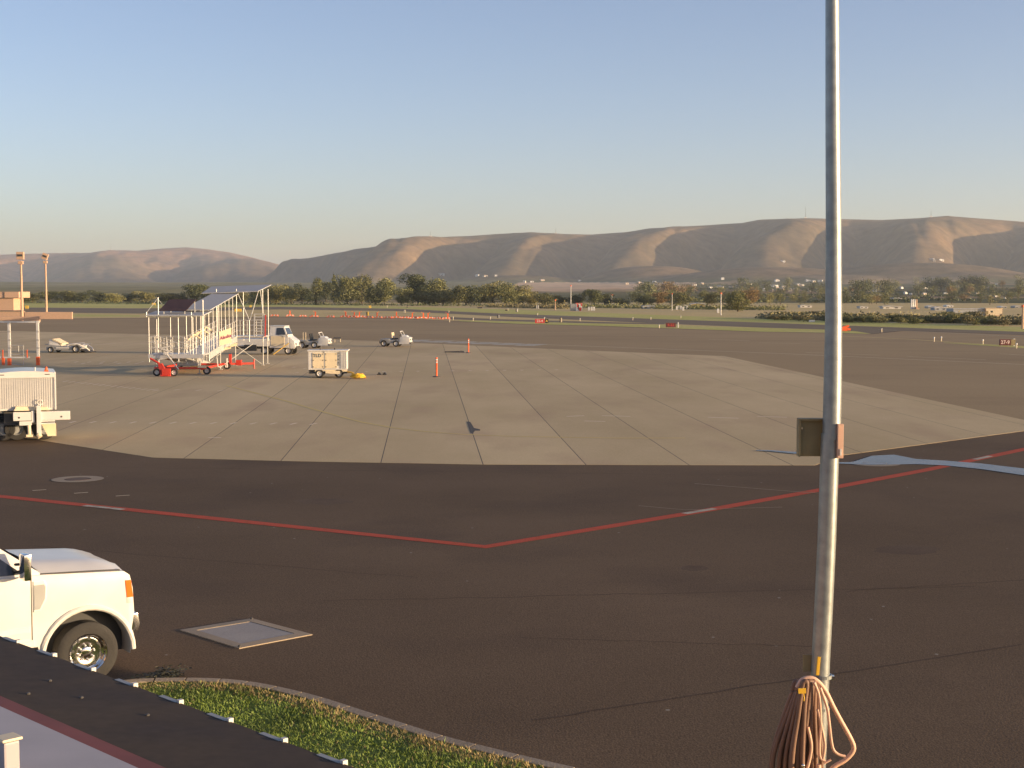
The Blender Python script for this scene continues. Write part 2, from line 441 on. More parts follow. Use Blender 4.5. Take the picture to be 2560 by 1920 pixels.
az = np.radians(np.arange(-34, 36.01, 0.085))
ds = np.concatenate([np.geomspace(640, 2600, 70, endpoint=False), np.geomspace(2600, 7200, 240, endpoint=False), np.geomspace(7200, 15000, 70)])
AZ, DD = np.meshgrid(az, ds)
TX, TY = DD * np.sin(AZ), DD * np.cos(AZ)
TZ = terrain(TX, TY)
TZ[0, :] = -0.05
def land_mat(name, hill):
    m = bpy.data.materials.new(name); m.use_nodes = True
    nt = m.node_tree; b = nt.nodes['Principled BSDF']; L = nt.links.new
    b.inputs['Roughness'].default_value = 1.0; b.inputs['Specular IOR Level'].default_value = 0.05
    tc = nt.nodes.new('ShaderNodeTexCoord')
    at_ = nt.nodes.new('ShaderNodeAttribute'); at_.attribute_name = 'cover'
    n = nt.nodes.new('ShaderNodeTexNoise'); n.inputs['Scale'].default_value = 0.022 if hill else 0.02; n.inputs['Detail'].default_value = 9; n.inputs['Roughness'].default_value = 0.7
    L(tc.outputs['Object'], n.inputs[0])
    mr = nt.nodes.new('ShaderNodeMapRange'); mr.inputs['From Min'].default_value = 0.3; mr.inputs['From Max'].default_value = 0.7; mr.inputs['To Min'].default_value = 0.55; mr.inputs['To Max'].default_value = 1.4
    L(n.outputs[0], mr.inputs[0])
    vm = nt.nodes.new('ShaderNodeVectorMath'); vm.operation = 'SCALE'
    L(at_.outputs['Color'], vm.inputs[0]); L(mr.outputs[0], vm.inputs['Scale'])
    L(vm.outputs[0], b.inputs['Base Color'])
    return m
def land(name, i0, i1, hill):
    X, Y, Z = TX[i0:i1], TY[i0:i1], TZ[i0:i1]
    nr, nc = X.shape
    me = bpy.data.meshes.new(name)
    idx = np.arange(nr * nc).reshape(nr, nc)
    q = np.stack([idx[:-1, :-1], idx[:-1, 1:], idx[1:, 1:], idx[1:, :-1]], -1).reshape(-1, 4)[:, ::-1]
    me.vertices.add(nr * nc); me.vertices.foreach_set('co', np.stack([X, Y, Z], -1).astype(np.float32).ravel())
    me.loops.add(q.size); me.loops.foreach_set('vertex_index', q.astype(np.int32).ravel())
    me.polygons.add(len(q)); me.polygons.foreach_set('loop_start', np.arange(0, q.size, 4, dtype=np.int32))
    me.update(calc_edges=True)
    me.polygons.foreach_set('use_smooth', np.ones(len(q), bool))
    # land cover: dry grass on the hills, patchwork of fields and dark orchards on the valley floor
    c = np.zeros((nr, nc, 4), np.float32); c[..., 3] = 1
    dry = np.array([0.215, 0.142, 0.082]); sage = np.array([0.115, 0.088, 0.056])
    f = np.clip((0.6 * fbm(X / 260, Y / 260, 77) + 0.4 * fbm(X / 60, Y / 90, 78) - 0.35) * 2.8, 0, 1)[..., None]
    hillc = dry * f + sage * (1 - f)
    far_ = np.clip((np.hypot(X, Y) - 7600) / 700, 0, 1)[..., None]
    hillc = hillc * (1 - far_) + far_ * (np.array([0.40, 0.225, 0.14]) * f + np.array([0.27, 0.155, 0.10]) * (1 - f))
    fx, fy = np.floor((X + 0.4 * Y) / 150), np.floor((Y - 0.2 * X) / 210)
    w = vnoise(fx * 1.0 + 0.001, fy * 1.0 + 0.001, 91)[..., None]
    fieldc = np.where(w < 0.42, np.array([0.085, 0.090, 0.042]), np.where(w < 0.74, np.array([0.125, 0.118, 0.056]), np.where(w < 0.92, np.array([0.15, 0.12, 0.062]), np.array([0.27, 0.195, 0.115]))))
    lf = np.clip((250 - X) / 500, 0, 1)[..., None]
    fieldc = fieldc * (1 - lf) + lf * (0.45 * fieldc + 0.55 * np.array([0.30, 0.26, 0.12]))  # fields blend paler to the left, haze put into their colour
    k = np.clip((Z - 26) / 16, 0, 1)[..., None]
    c[..., :3] = fieldc * (1 - k) + hillc * k
    # the big pale stubble field at the foot of the ridge
    PXc = 1280 + FPX * X / Y
    PYc = HOR + FPX * (CAM_H - Z) / Y
    stub = (PXc > 1300 - (PYc - 705) * 2) & (PXc < 1740) & (PYc > 706) & (PYc < 716 + (PXc - 1300) * 0.0 + 16 - np.abs(PXc - 1480) * 0.03)
    c[stub & (Z < 60), :3] = (0.58, 0.40, 0.25)
    ca = me.color_attributes.new('cover', 'FLOAT_COLOR', 'POINT')
    ca.data.foreach_set('color', c.ravel())
    me.materials.append(land_mat(name + '_land', hill))
    o = bpy.data.objects.new(name, me); COL.objects.link(o)
    return kind(o, 'structure')
i_mid = int(np.searchsorted(ds, 2600))
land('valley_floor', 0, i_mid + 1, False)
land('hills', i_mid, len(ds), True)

MB().sheet([(-30000, -3000, -0.6), (30000, -3000, -0.6), (30000, 40000, -0.6), (-30000, 40000, -0.6)]).build('plain', M['dry'])
kind(bpy.data.objects['plain'], 'structure')
def ground_ring(nm, z, m):
    pts = []
    for k in range(96):
        a = 2 * PI * k / 96
        pts.append((660 * math.sin(a), 660 * math.cos(a), z))
    return kind(MB().sheet(pts[::-1]).build(nm, m), 'structure')
ground_ring('ground', 0.0, M['dry'])

# ------------------------------------------------------------------ haze
hz = MB().box((0, 6000, 158), (26000, 20000, 320)).build('haze', bpy.data.materials.new('haze_air'))
kind(hz, 'stuff')
hm = hz.data.materials[0]; hm.use_nodes = True
hm.node_tree.nodes.clear()
pv = hm.node_tree.nodes.new('ShaderNodeVolumePrincipled')
pv.inputs['Color'].default_value = (0.80, 0.89, 1.0, 1)
pv.inputs['Density'].default_value = 0.00007
pv.inputs['Anisotropy'].default_value = 0.2
ho = hm.node_tree.nodes.new('ShaderNodeOutputMaterial')
hm.node_tree.links.new(pv.outputs[0], ho.inputs['Volume'])
# ------------------------------------------------------------------ airfield surfaces
def poly(name, m, pts, z, k='structure'):
    o = MB().sheet([(p.x, p.y, z) for p in pts]).build(name, m)
    if k: kind(o, k)
    return o
def band(name, m, up, lo, z):
    a = [g(x, y) for x, y in up]; b = [g(x, y) for x, y in lo]
    return poly(name, m, a + b[::-1], z)
apron_far = [(-900, 801), (0, 798), (350, 795), (700, 792), (1000, 796), (1145, 803), (1300, 810), (1485, 814.5), (1900, 829.5), (2061, 832), (2180, 835), (2260, 826), (2560, 837), (3300, 864)]
poly('apron_asphalt', M['asphalt'], [g(x, y) for x, y in apron_far] + [Vector((70, 10, 0)), Vector((70, -40, 0)), Vector((-70, -40, 0)), Vector((-70, 10, 0))], 0.02)
band('runway', M['runway'], [(-900, 769), (0, 768.5), (350, 771), (700, 767), (1000, 772), (1250, 784), (1900, 806.5), (2560, 830), (3300, 857)],
     [(-900, 782), (0, 780), (350, 784), (600, 775), (700, 773.5), (1000, 778), (1250, 791), (1661, 809.5), (1900, 819), (2061, 824), (2139, 828), (2180, 835), (2560, 860), (3300, 905)], 0.014)
band('taxiway', M['runway'], [(1000, 790), (1130, 793), (1250, 798), (1485, 804.5), (1661, 809)], [(1010, 794), (1130, 798), (1250, 802.5), (1485, 808.5), (1661, 811)], 0.008)
band('grass_verge', M['green'], [(-900, 760), (0, 757), (350, 756), (700, 759), (1250, 773), (1900, 797), (2560, 818), (3300, 840)],
     [(-900, 769), (0, 768), (350, 770), (700, 766.5), (1000, 771.5), (1250, 783.5), (1900, 806), (2560, 829.5), (3300, 856)], 0.006)
band('grass_strip', M['green'], [(1145, 801), (1300, 804), (1485, 809), (1661, 812.5), (1900, 820), (2061, 824.5), (2139, 828)],
     [(1150, 803), (1300, 810), (1485, 814.3), (1661, 820), (1900, 829.3), (2061, 832), (2178, 834.8)], 0.010)
band('grass_edge', M['green'], [(-900, 790), (0, 783), (350, 788)], [(-900, 798), (0, 791), (350, 791.5)], 0.006)
band('grass_wedge', M['green'], [(2360, 857), (2560, 866), (3300, 900)], [(2360, 857.6), (2560, 871), (3300, 918)], 0.026)

poly('taxilane', M['pale_asphalt'], [g(x, y) for x, y in [(-900, 802), (0, 799), (350, 796), (700, 793), (1000, 797), (1145, 804), (1300, 811), (1485, 815.3), (1900, 830.5), (2061, 833), (2180, 836), (2260, 827.5), (2560, 838), (3300, 866), (3300, 1230), (2640, 1068), (2300, 1010), (1300, 1010), (0, 1000), (-900, 960)]], 0.0222)
# concrete apron: strips between the long tarred joints
slab = [(-900, 708), (-300, 709), (0, 715), (300, 722), (700, 733), (980, 745), (1250, 757), (1565, 770), (2281, 923), (1820, 985), (1760, 1007), (1040, 1005), (640, 998), (330, 990), (115, 957), (0, 938), (-300, 905), (-900, 850)]
slab = [g(x * K, y * K) for x, y in slab]
poly('joint_filler', M['tar'], slab, 0.0256)
JD = Vector((math.tan(math.atan((918 - 1106) / 3149.0)), 1.0)).normalized()
def clip_half(pts, n, c, keep):
    out = []
    for i in range(len(pts)):
        p, q = pts[i], pts[(i + 1) % len(pts)]
        a, b = (p.dot(n) - c) * keep, (q.dot(n) - c) * keep
        if a >= 0: out.append(p)
        if a * b < 0: out.append(p + (q - p) * (a / (a - b)))
    return out
JN = Vector((JD.y, -JD.x))
c0 = Vector((1.72, 0)).dot(JN)
W_ST = 3.065 * JN.x
apron_root = None
k_strip = 0
flat = [Vector((p.x, p.y)) for p in slab]
apron_slab = bpy.data.objects.new('concrete_apron', None); COL.objects.link(apron_slab); kind(apron_slab, 'structure')
for k in range(-26, 12):
    pts = clip_half(flat, JN, c0 + k * W_ST + 0.014, 1)
    if len(pts) >= 3: pts = clip_half(pts, JN, c0 + (k + 1) * W_ST - 0.014, -1)
    if len(pts) < 3: continue
    MB().prism([(p.x, p.y) for p in pts], 0.0215, 0.0265, 'z').build('concrete_panel', M['concrete'], apron_slab)

def stripe(name, m, pts, w, z, k='structure'):
    """a painted line of width w along ground points"""
    pts = [Vector((p.x, p.y)) for p in pts]
    L, R = [], []
    for i, p in enumerate(pts):
        t = (pts[min(i + 1, len(pts) - 1)] - pts[max(i - 1, 0)]).normalized()
        n = Vector((-t.y, t.x)) * w / 2
        L.append(p + n); R.append(p - n)
    mb = MB()
    for i in range(len(pts) - 1):
        mb.sheet([(L[i].x, L[i].y, z), (R[i].x, R[i].y, z), (R[i + 1].x, R[i + 1].y, z), (L[i + 1].x, L[i + 1].y, z)])
    return kind(mb.build(name, m), k)
def P(pts): return [g(x * K, y * K) for x, y in pts]
stripe('red_line', M['red_paint'], P([(-300, 1045), (0, 1074), (500, 1126), (1048, 1183.5), (1500, 1109), (1800, 1055), (2000, 1017), (2212, 972), (2600, 890)]), 0.36, 0.025)
for a, b in (((182, 1094.5), (196, 1096)), ((198, 1096), (238, 1100)), ((240, 1100.3), (266, 1103.3)), ((1478, 1112), (1545, 1101.0)), ((2105, 994.5), (2140, 987))):
    stripe('line_dash', M['white_paint'], P([a, b]), 0.2, 0.030)
# rings round two covers in the asphalt
def ring(cx, cy, ro, ri):
    c = g(cx * K, cy * K)
    mb = MB(); n = 40
    for i in range(n):
        a, b = 2 * PI * i / n, 2 * PI * (i + 1) / n
        mb.sheet([(r * math.cos(t), r * math.sin(t), 0.03) for r, t in ((ri, a), (ro, a), (ro, b), (ri, b))])
    t = thing('manhole', 'round brown cover in a pale painted ring ' + ('near the white trailer' if cx < 1000 else 'beside the wet streak'), 'manhole', (c.x, c.y, 0))
    mb.build('ring', M['pad_rim'], t)
    MB().lathe([(0.02, ri - 0.02), (0.034, ri - 0.02), (0.036, ri * 0.9), (0.030, ri * 0.86), (0.034, 0.02)], (0, 0, 0), 28, 'z').build('cover', mat('cover_rust', (0.11, 0.07, 0.045), 0.8), t)
ring(168, 1037, 0.70, 0.36)
ring(1890, 1003, 0.75, 0.38)
# square pad
pc = [g(450, 1580), g(630, 1551), g(781, 1591), g(598, 1626)]
cen = sum(pc, Vector()) / 4
t = thing('concrete_pad', 'grey diamond shaped concrete pad with a pale rim set in the dark asphalt', 'pad', (cen.x, cen.y, 0))
mb = MB()
inn = [cen + (p - cen) * 0.74 for p in pc]
for i in range(4):
    j = (i + 1) % 4
    mb.hexa([(*(pc[i] - cen).xy, 0.02), (*(pc[j] - cen).xy, 0.02), (*(inn[j] - cen).xy, 0.02), (*(inn[i] - cen).xy, 0.02)],
            [(*(pc[i] - cen).xy, 0.035), (*(pc[j] - cen).xy, 0.035), (*(inn[j] - cen).xy, 0.04), (*(inn[i] - cen).xy, 0.04)])
mb.build('rim', M['pad_rim'], t)
MB().prism([tuple(((p - cen) * 0.985).xy) for p in inn], 0.02, 0.034, 'z').build('cover_plate', M['pad'], t)
# bolts at two corners of the pad
for p in (pc[1], pc[3]):
    q = (p - cen) * 0.93
    MB().lathe([(0.03, 0.02), (0.06, 0.02), (0.062, 0.001)], (q.x, q.y, 0), 8, 'z').build('bolt', M['dark'], t)

# yellow lead-in curve and worn dashes on the concrete
stripe('yellow_line', M['yellow_paint'], P([(488, 834), (540, 847), (620, 868), (680, 886), (720, 897), (780, 913), (850, 926), (920, 934), (1000, 940), (1100, 944), (1200, 946), (1330, 948), (1480, 948)]), 0.17, 0.0315)
def dashes(x0, x1, y0, y1, n, ln, skew, w=0.12, z=0.0315, m='faint_paint'):
    mb = MB()
    for i in range(n):
        f = i / max(1, n - 1)
        x, y = x0 + (x1 - x0) * f, y0 + (y1 - y0) * f
        a, b = g(x * K, y * K), g((x + ln) * K, (y - skew) * K)
        d = Vector((b.x - a.x, b.y - a.y)); nn = Vector((-d.y, d.x)).normalized() * w / 2
        mb.sheet([(a.x + nn.x, a.y + nn.y, z), (a.x - nn.x, a.y - nn.y, z), (b.x - nn.x, b.y - nn.y, z), (b.x + nn.x, b.y + nn.y, z)])
    return kind(mb.build('dashed_marking', M[m]), 'structure')
dashes(150, 670, 915, 919, 13, 14, 3.5)
dashes(135, 330, 826, 846, 16, 14, 2.5)
dashes(330, 470, 843, 846, 4, 12, 2)
dashes(160, 330, 784, 784, 7, 9, 2.2)
dashes(175, 330, 787, 787, 5, 9, 2.2)
dashes(560, 680, 787, 800, 6, 7, 1.6)
dashes(640, 1200, 806, 800, 16, 4, 0.8, w=0.2)
dashes(70, 250, 1062, 1074, 3, 30, 2, w=0.06, z=0.03)
for a, b in (((1224, 901), (1262, 899.5)), ((1300, 899.5), (1362, 901)), ((1262, 911), (1308, 912)), ((1530, 903), (1596, 905)), ((1636, 901), (1700, 903)), ((450, 947), (478, 947))):
    stripe('worn_patch', M['faint_paint'], P([a, b]), 0.16, 0.0315)
# hatched white bars beyond the concrete
mb = MB()
for i in range(11):
    x, y = 890 + i * 25, 734.5 + i * 0.9
    pts = P([(x, y), (x + 45, y + 0.4), (x + 14, y + 4.6), (x - 34, y + 3.9)]) if i % 2 == 0 else P([(x, y + 1.5), (x + 52, y + 2.0), (x + 44, y + 3.4), (x - 4, y + 3.0)])
    mb.sheet([(p.x, p.y, 0.0315 + 0.003 * (i % 2)) for p in pts])
kind(mb.build('hatched_marking', M['white_paint']), 'structure')
# tar repair and tyre dark spot
t = P([(1008, 912), (1016, 913), (1024, 926), (1037, 929), (1037, 932), (1026, 932), (1022, 938), (1017, 938)])
kind(MB().sheet([(p.x, p.y, 0.0315) for p in t]).build('tar_patch', M['tar']), 'structure')
# paint lines on the far asphalt
for pts, w, m in (([(1897, 712), (2100, 722), (2400, 740)], 0.35, 'white_paint'), ([(1820, 726.5), (1960, 733), (2090, 742), (2140, 744.5), (2500, 764)], 0.45, 'yellow_paint'),
                  ([(700, 676.8), (890, 677.6)], 1.8, 'white_paint'), ([(960, 690.7), (1140, 693.5)], 0.7, 'white_paint'), ([(640, 686), (760, 688.5)], 0.4, 'white_paint'),
                  ([(1060, 681), (1240, 685)], 1.2, 'white_paint'),
                  ([(0, 760), (250, 742), (520, 744), (900, 733), (1180, 745), (1700, 765), (2250, 790)], 0.2, 'faint_paint'),
                  ([(1740, 762), (1900, 768)], 0.16, 'faint_paint'), ([(1960, 771), (2130, 778)], 0.16, 'faint_paint'), ([(2160, 765), (2230, 769)], 0.16, 'faint_paint'),
                  ([(1530, 733), (1620, 737)], 0.16, 'faint_paint'), ([(1640, 741), (1730, 743)], 0.16, 'faint_paint'),
                  ([(1500, 1047), (1700, 1063), (1800, 1070)], 0.05, 'curb'), ([(1380, 1095), (1480, 1104), (1690, 1098)], 0.04, 'curb')):
    stripe('painted_line', M[m], P(pts), w, 0.031)
# sealed cracks and paving seams in the near asphalt
rs = random.Random(12)
for (x0, y0), (x1, y1) in (((180, 1010), (1750, 1030)), ((60, 1180), (900, 1250)), ((700, 1300), (2100, 1270)), ((1150, 1560), (2212, 1395)), ((1830, 1280), (2212, 1255)), ((1120, 1380), (1760, 1400))):
    pts = []
    for i in range(25):
        f = i / 24
        pts.append(((x0 + (x1 - x0) * f) + rs.gauss(0, 2.5), (y0 + (y1 - y0) * f) + rs.gauss(0, 0.8)))
    stripe('crack_seal', M['seal'], P(pts), rs.uniform(.025, .05), 0.0225)
for x, y, w, h in ((700, 1085, 120, 7), (1960, 1190, 140, 10), (1500, 1230, 60, 6)):
    pts = [g((x + w * .5 * math.cos(2 * PI * k / 22) * (1 + rs.gauss(0, .10))) * K, (y + h * math.sin(2 * PI * k / 22) * (1 + rs.gauss(0, .10))) * K) for k in range(22)]
    poly('asphalt_patch', M['patch'], pts, 0.0215)
# wet streak
ws_u = [(1630, 1128), (1760, 1128), (1890, 1130), (2060, 1158), (2130, 1158), (2180, 1142), (2235, 1139), (2290, 1150), (2360, 1154), (2450, 1161), (2560, 1174), (2700, 1192)]
ws_l = [(1630, 1129), (1760, 1131), (1890, 1134), (2060, 1160), (2130, 1163), (2180, 1165), (2235, 1164), (2290, 1163), (2360, 1166), (2450, 1175), (2560, 1191), (2700, 1216)]
band('wet_streak', M['puddle'], [(x, y) for x, y in ws_u[3:]], [(x, y) for x, y in ws_l[3:]], 0.034)
band('wet_streak', M['puddle'], [(1890, 1128.5), (1930, 1129), (1990, 1133), (2040, 1135)], [(1890, 1130), (1930, 1132), (1990, 1138), (2040, 1139)], 0.046)

# ------------------------------------------------------------------ grass island with its kerb
curb_px = [(180, 1500), (290, 1487), (380, 1484), (480, 1486), (560, 1495), (640, 1512), (700, 1528), (780, 1554), (860, 1580), (960, 1612), (1060, 1638), (1200, 1672), (1400, 1716), (1600, 1756)]
cp = [g(x * K, y * K) for x, y in curb_px]
def offset(pts, w):
    out = []
    for i, p in enumerate(pts):
        tt = (pts[min(i + 1, len(pts) - 1)] - pts[max(i - 1, 0)]).normalized()
        out.append(Vector((p.x, p.y)) + Vector((tt.y, -tt.x)) * w)
    return out
fine = []
for i in range(len(cp) - 1):
    for j in range(4):
        a = [cp[max(i - 1, 0)], cp[i], cp[i + 1], cp[min(i + 2, len(cp) - 1)]]
        u = j / 4
        fine.append(0.5 * (2 * a[1] + (a[2] - a[0]) * u + (2 * a[0] - 5 * a[1] + 4 * a[2] - a[3]) * u * u + (3 * a[1] - a[0] - 3 * a[2] + a[3]) * u ** 3))
fine.append(cp[-1])
outer, inner = [Vector((p.x, p.y)) for p in fine], offset(fine, 0.16)
curb = bpy.data.objects.new('kerb', None); COL.objects.link(curb); kind(curb, 'structure')
for i in range(0, len(fine) - 1, 3):
    j = min(i + 3, len(fine) - 1)
    mb = MB()
    for k in range(i, j):
        e0 = 0.012 if k == i else 0; e1 = 0.012 if k == j - 1 else 0
        d0 = (outer[k + 1] - outer[k]).normalized()
        a0, b0 = outer[k] + d0 * e0, inner[k] + d0 * e0
        a1, b1 = outer[k + 1] - d0 * e1, inner[k + 1] - d0 * e1
        mb.hexa([(*a0, 0), (*a1, 0), (*b1, 0), (*b0, 0)], [(*(a0 + (b0 - a0) * .12), 0.13), (*(a1 + (b1 - a1) * .12), 0.13), (*b1, 0.125), (*b0, 0.125)])
    mb.build('kerb_stone', M['curb'], curb)
lawn = [Vector((p.x, p.y)) for p in inner] + [Vector((6.0, 5.0)), Vector((-2, 4)), Vector((-8, 12)), Vector((-9, 16))]
kind(MB().sheet([(p.x, p.y, 0.11) for p in lawn]).build('lawn', M['lawn']), 'structure')
# grass blades: three-sided tufts scattered over the part the camera can see
def inside(p, pl):
    c = False
    for i in range(len(pl)):
        a, b = pl[i], pl[i - 1]
        if (a.y > p.y) != (b.y > p.y) and p.x < (b.x - a.x) * (p.y - a.y) / (b.y - a.y) + a.x: c = not c
    return c
gb = MB(); rnd = random.Random(3)
gv, gf = [], []
n = 0
gdv, gdf = [], []
while n < 60000:
    p = Vector((rnd.uniform(-6.5, 4.2), rnd.uniform(13.0, 20.5)))
    if not inside(p, lawn): continue
    n += 1
    patch = vnoise(np.array([p.x * 1.3]), np.array([p.y * 1.3]), 5)[0]
    dk = min((Vector((q.x, q.y)) - p).length for q in inner[::2])
    h = rnd.uniform(0.02, 0.05) * (0.6 + 0.8 * patch); a = rnd.uniform(0, 2 * PI); w = rnd.uniform(0.005, 0.012)
    dx, dy = math.cos(a) * w, math.sin(a) * w
    lx, ly = rnd.gauss(0, 0.025), rnd.gauss(0, 0.025)
    dry_ = rnd.random() < (0.85 if dk < .28 else .40 if dk < .42 else .03 + .10 * max(0, patch - .6))
    if dk < .12 and rnd.random() < .6: continue
    tv, tf = (gdv, gdf) if dry_ else (gv, gf)
    o = len(tv)
    tv += [(p.x - dx, p.y - dy, 0.105), (p.x + dx, p.y + dy, 0.105), (p.x + lx, p.y + ly, 0.11 + h)]
    tf.append((o, o + 1, o + 2))
gb.v, gb.f = gv, gf
mg = mat('grass_blades', (0.20, 0.275, 0.045), 0.6, var=0.35, scale=1.4)
kind(gb.build('grass', mg), 'stuff')
gb2 = MB(); gb2.v, gb2.f = gdv, gdf
kind(gb2.build('dry_grass', mat('dry_blades', (0.34, 0.26, 0.11), 0.7, var=0.4, scale=1.4)), 'stuff')
# ------------------------------------------------------------------ lettering
def text_mesh(name, body, size, m, parent, loc, rot, shear=0.0, ext=0.004, align='CENTER', bold=0.0):
    cu = bpy.data.curves.new(name, 'FONT'); cu.body = body; cu.size = size; cu.align_x = align; cu.align_y = 'CENTER'
    cu.extrude = ext; cu.shear = shear; cu.offset = bold; cu.resolution_u = 3
    tmp = bpy.data.objects.new(name + '_tmp', cu); COL.objects.link(tmp)
    dg = bpy.context.evaluated_depsgraph_get()
    me = bpy.data.meshes.new_from_object(tmp.evaluated_get(dg))
    bpy.data.objects.remove(tmp); bpy.data.curves.remove(cu)
    me.materials.clear(); me.materials.append(m)
    o = bpy.data.objects.new(name, me); COL.objects.link(o)
    o.parent = parent; o.location = loc; o.rotation_euler = rot
    return o
def wheel(parent, c, r, w, side, rim=M['white_dull'], name='wheel', rr=0.58):
    """side: +1 / -1 outward along local y"""
    h = w / 2
    t = MB().lathe([(-h, r * rr), (-h, r * 0.93), (-h * 0.75, r), (h * 0.75, r), (h, r * 0.93), (h, r * rr), (h * 0.8, r * (rr - 0.03))], c, 24, 'y', side).build(name, M['rubber'], parent, smooth=True)
    MB().lathe([(h * 0.86, r * rr), (h * 0.9, r * rr * 0.93), (h * 0.35, r * rr * 0.75), (h * 0.4, r * 0.2), (h * 0.75, r * 0.18), (h * 0.75, 0.003)], c, 24, 'y', side).build('rim', rim, t, smooth=True)
    return t

# ------------------------------------------------------------------ white pickup in the near left
hub = g(224.5, 1708)
FW = Vector((math.sin(math.radians(54.5)), math.cos(math.radians(54.5))))
rzp = math.atan2(FW.y, FW.x)
rt = Vector((FW.y, -FW.x))
org = Vector((hub.x - 0.06, hub.y)) - rt * 0.86
tk = thing('pickup_truck', 'white pickup truck parked with its front end showing beside the dark roof edge', 'pickup', (org.x, org.y, 0.11), rzp)
RW, AR, XR, WZ = 0.41, 0.575, -3.6, 0.32
def arch(cx, r, a0, a1, n=14, cz=WZ):
    return [(cx + r * math.cos(math.radians(a0 + (a1 - a0) * i / n)), cz + r * math.sin(math.radians(a0 + (a1 - a0) * i / n))) for i in range(n + 1)]
side = [(0.605, 0.62), (0.635, 0.80), (0.62, 1.12), (0.58, 1.30), (0.50, 1.36), (-0.55, 1.43), (-3.25, 1.47), (-3.3, 1.45), (-5.0, 1.45), (-5.02, 0.62), (-4.2, 0.55)]
side += arch(XR, AR, -8, 188)[0:] 
side += [(-3.0 - 0.9 + 0.25, 0.0)][:0]
side += [(-3.0, 0.52), (-0.62, 0.52)]
side += arch(0, AR, 188, -8)
# order the rear arch from back to front
ra = arch(XR, AR, 188, -8)
side = side[:10] + [(-4.3, 0.60)] + ra + [(-2.9, 0.50), (-0.66, 0.50)] + arch(0, AR, 188, -8) + [(0.585, 0.50)]
MB().prism(side, -1.0, 1.0, 'y').build('body', M['white'], tk, bevel=0.018, smooth=True)
# flared lips round the front arch
for s_ in (-1, 1):
    pts = [(x, s_ * 1.005, z) for x, z in arch(0, AR + 0.035, 182, -2, 18)]
    MB().tube(pts, 0.038, 8).build('wheel_arch', M['white'], tk, smooth=True)
for cx in (0, XR):
    MB().box((cx, 0, 0.58), (1.1, 1.5, 0.66)).build('wheel_well', M['black'], tk)
# bonnet: lofted, crowned in the middle and falling forward
mb = MB(); vs = []; nx, ny = 11, 13
for i in range(nx):
    u = i / (nx - 1); x = -0.62 + 1.19 * u
    for j in range(ny):
        v = -1 + 2 * j / (ny - 1); y = v * 0.97
        z = 1.42 - 0.07 * u + (0.125 - 0.03 * u) * (1 - abs(v) ** 3.2) - 0.13 * max(0, u - 0.72) ** 1.5 * 4
        z += 0.025 * math.exp(-((abs(v) - 0.55) / 0.09) ** 2)
        vs.append((x, y, z))
fs = [(i * ny + j, i * ny + j + 1, (i + 1) * ny + j + 1, (i + 1) * ny + j) for i in range(nx - 1) for j in range(ny - 1)]
mb.add(vs, fs).build('hood', M['white'], tk, smooth=True)
for s_ in (-1, 1):
    MB().tube([(-0.60, s_ * 0.955, 1.437), (-0.2, s_ * 0.968, 1.418), (0.2, s_ * 0.968, 1.396), (0.46, s_ * 0.955, 1.375)], 0.011, 6).build('hood_gap', M['dark'], tk, smooth=True)
# grille, bumper, headlamps at the nose
MB().box((0.635, 0, 1.06), (0.05, 1.25, 0.42)).build('grille', M['black'], tk, bevel=0.01)
MB().prism([(0.60, 0.48), (0.74, 0.49), (0.77, 0.59), (0.74, 0.74), (0.60, 0.74)], -0.86, 0.86, 'y').build('bumper', M['chrome'], tk, bevel=0.02, smooth=True)
for s_ in (-1, 1):
    MB().hexa([(0.490, s_ * 0.64, 0.90), (0.655, s_ * 0.64, 0.90), (0.610, s_ * 1.003, 0.92), (0.530, s_ * 1.003, 0.92)],
              [(0.490, s_ * 0.64, 1.24), (0.635, s_ * 0.64, 1.24), (0.570, s_ * 1.003, 1.24), (0.510, s_ * 1.003, 1.24)]).build('headlight', M['alu'], tk, bevel=0.012, smooth=True)
    MB().hexa([(0.535, s_ * 0.99, 1.0), (0.625, s_ * 0.985, 1.0), (0.625, s_ * 1.008, 1.0), (0.535, s_ * 1.008, 1.0)],
              [(0.515, s_ * 0.99, 1.235), (0.595, s_ * 0.985, 1.235), (0.595, s_ * 1.010, 1.235), (0.515, s_ * 1.010, 1.235)]).build('side_marker', M['amber'], tk, bevel=0.006)
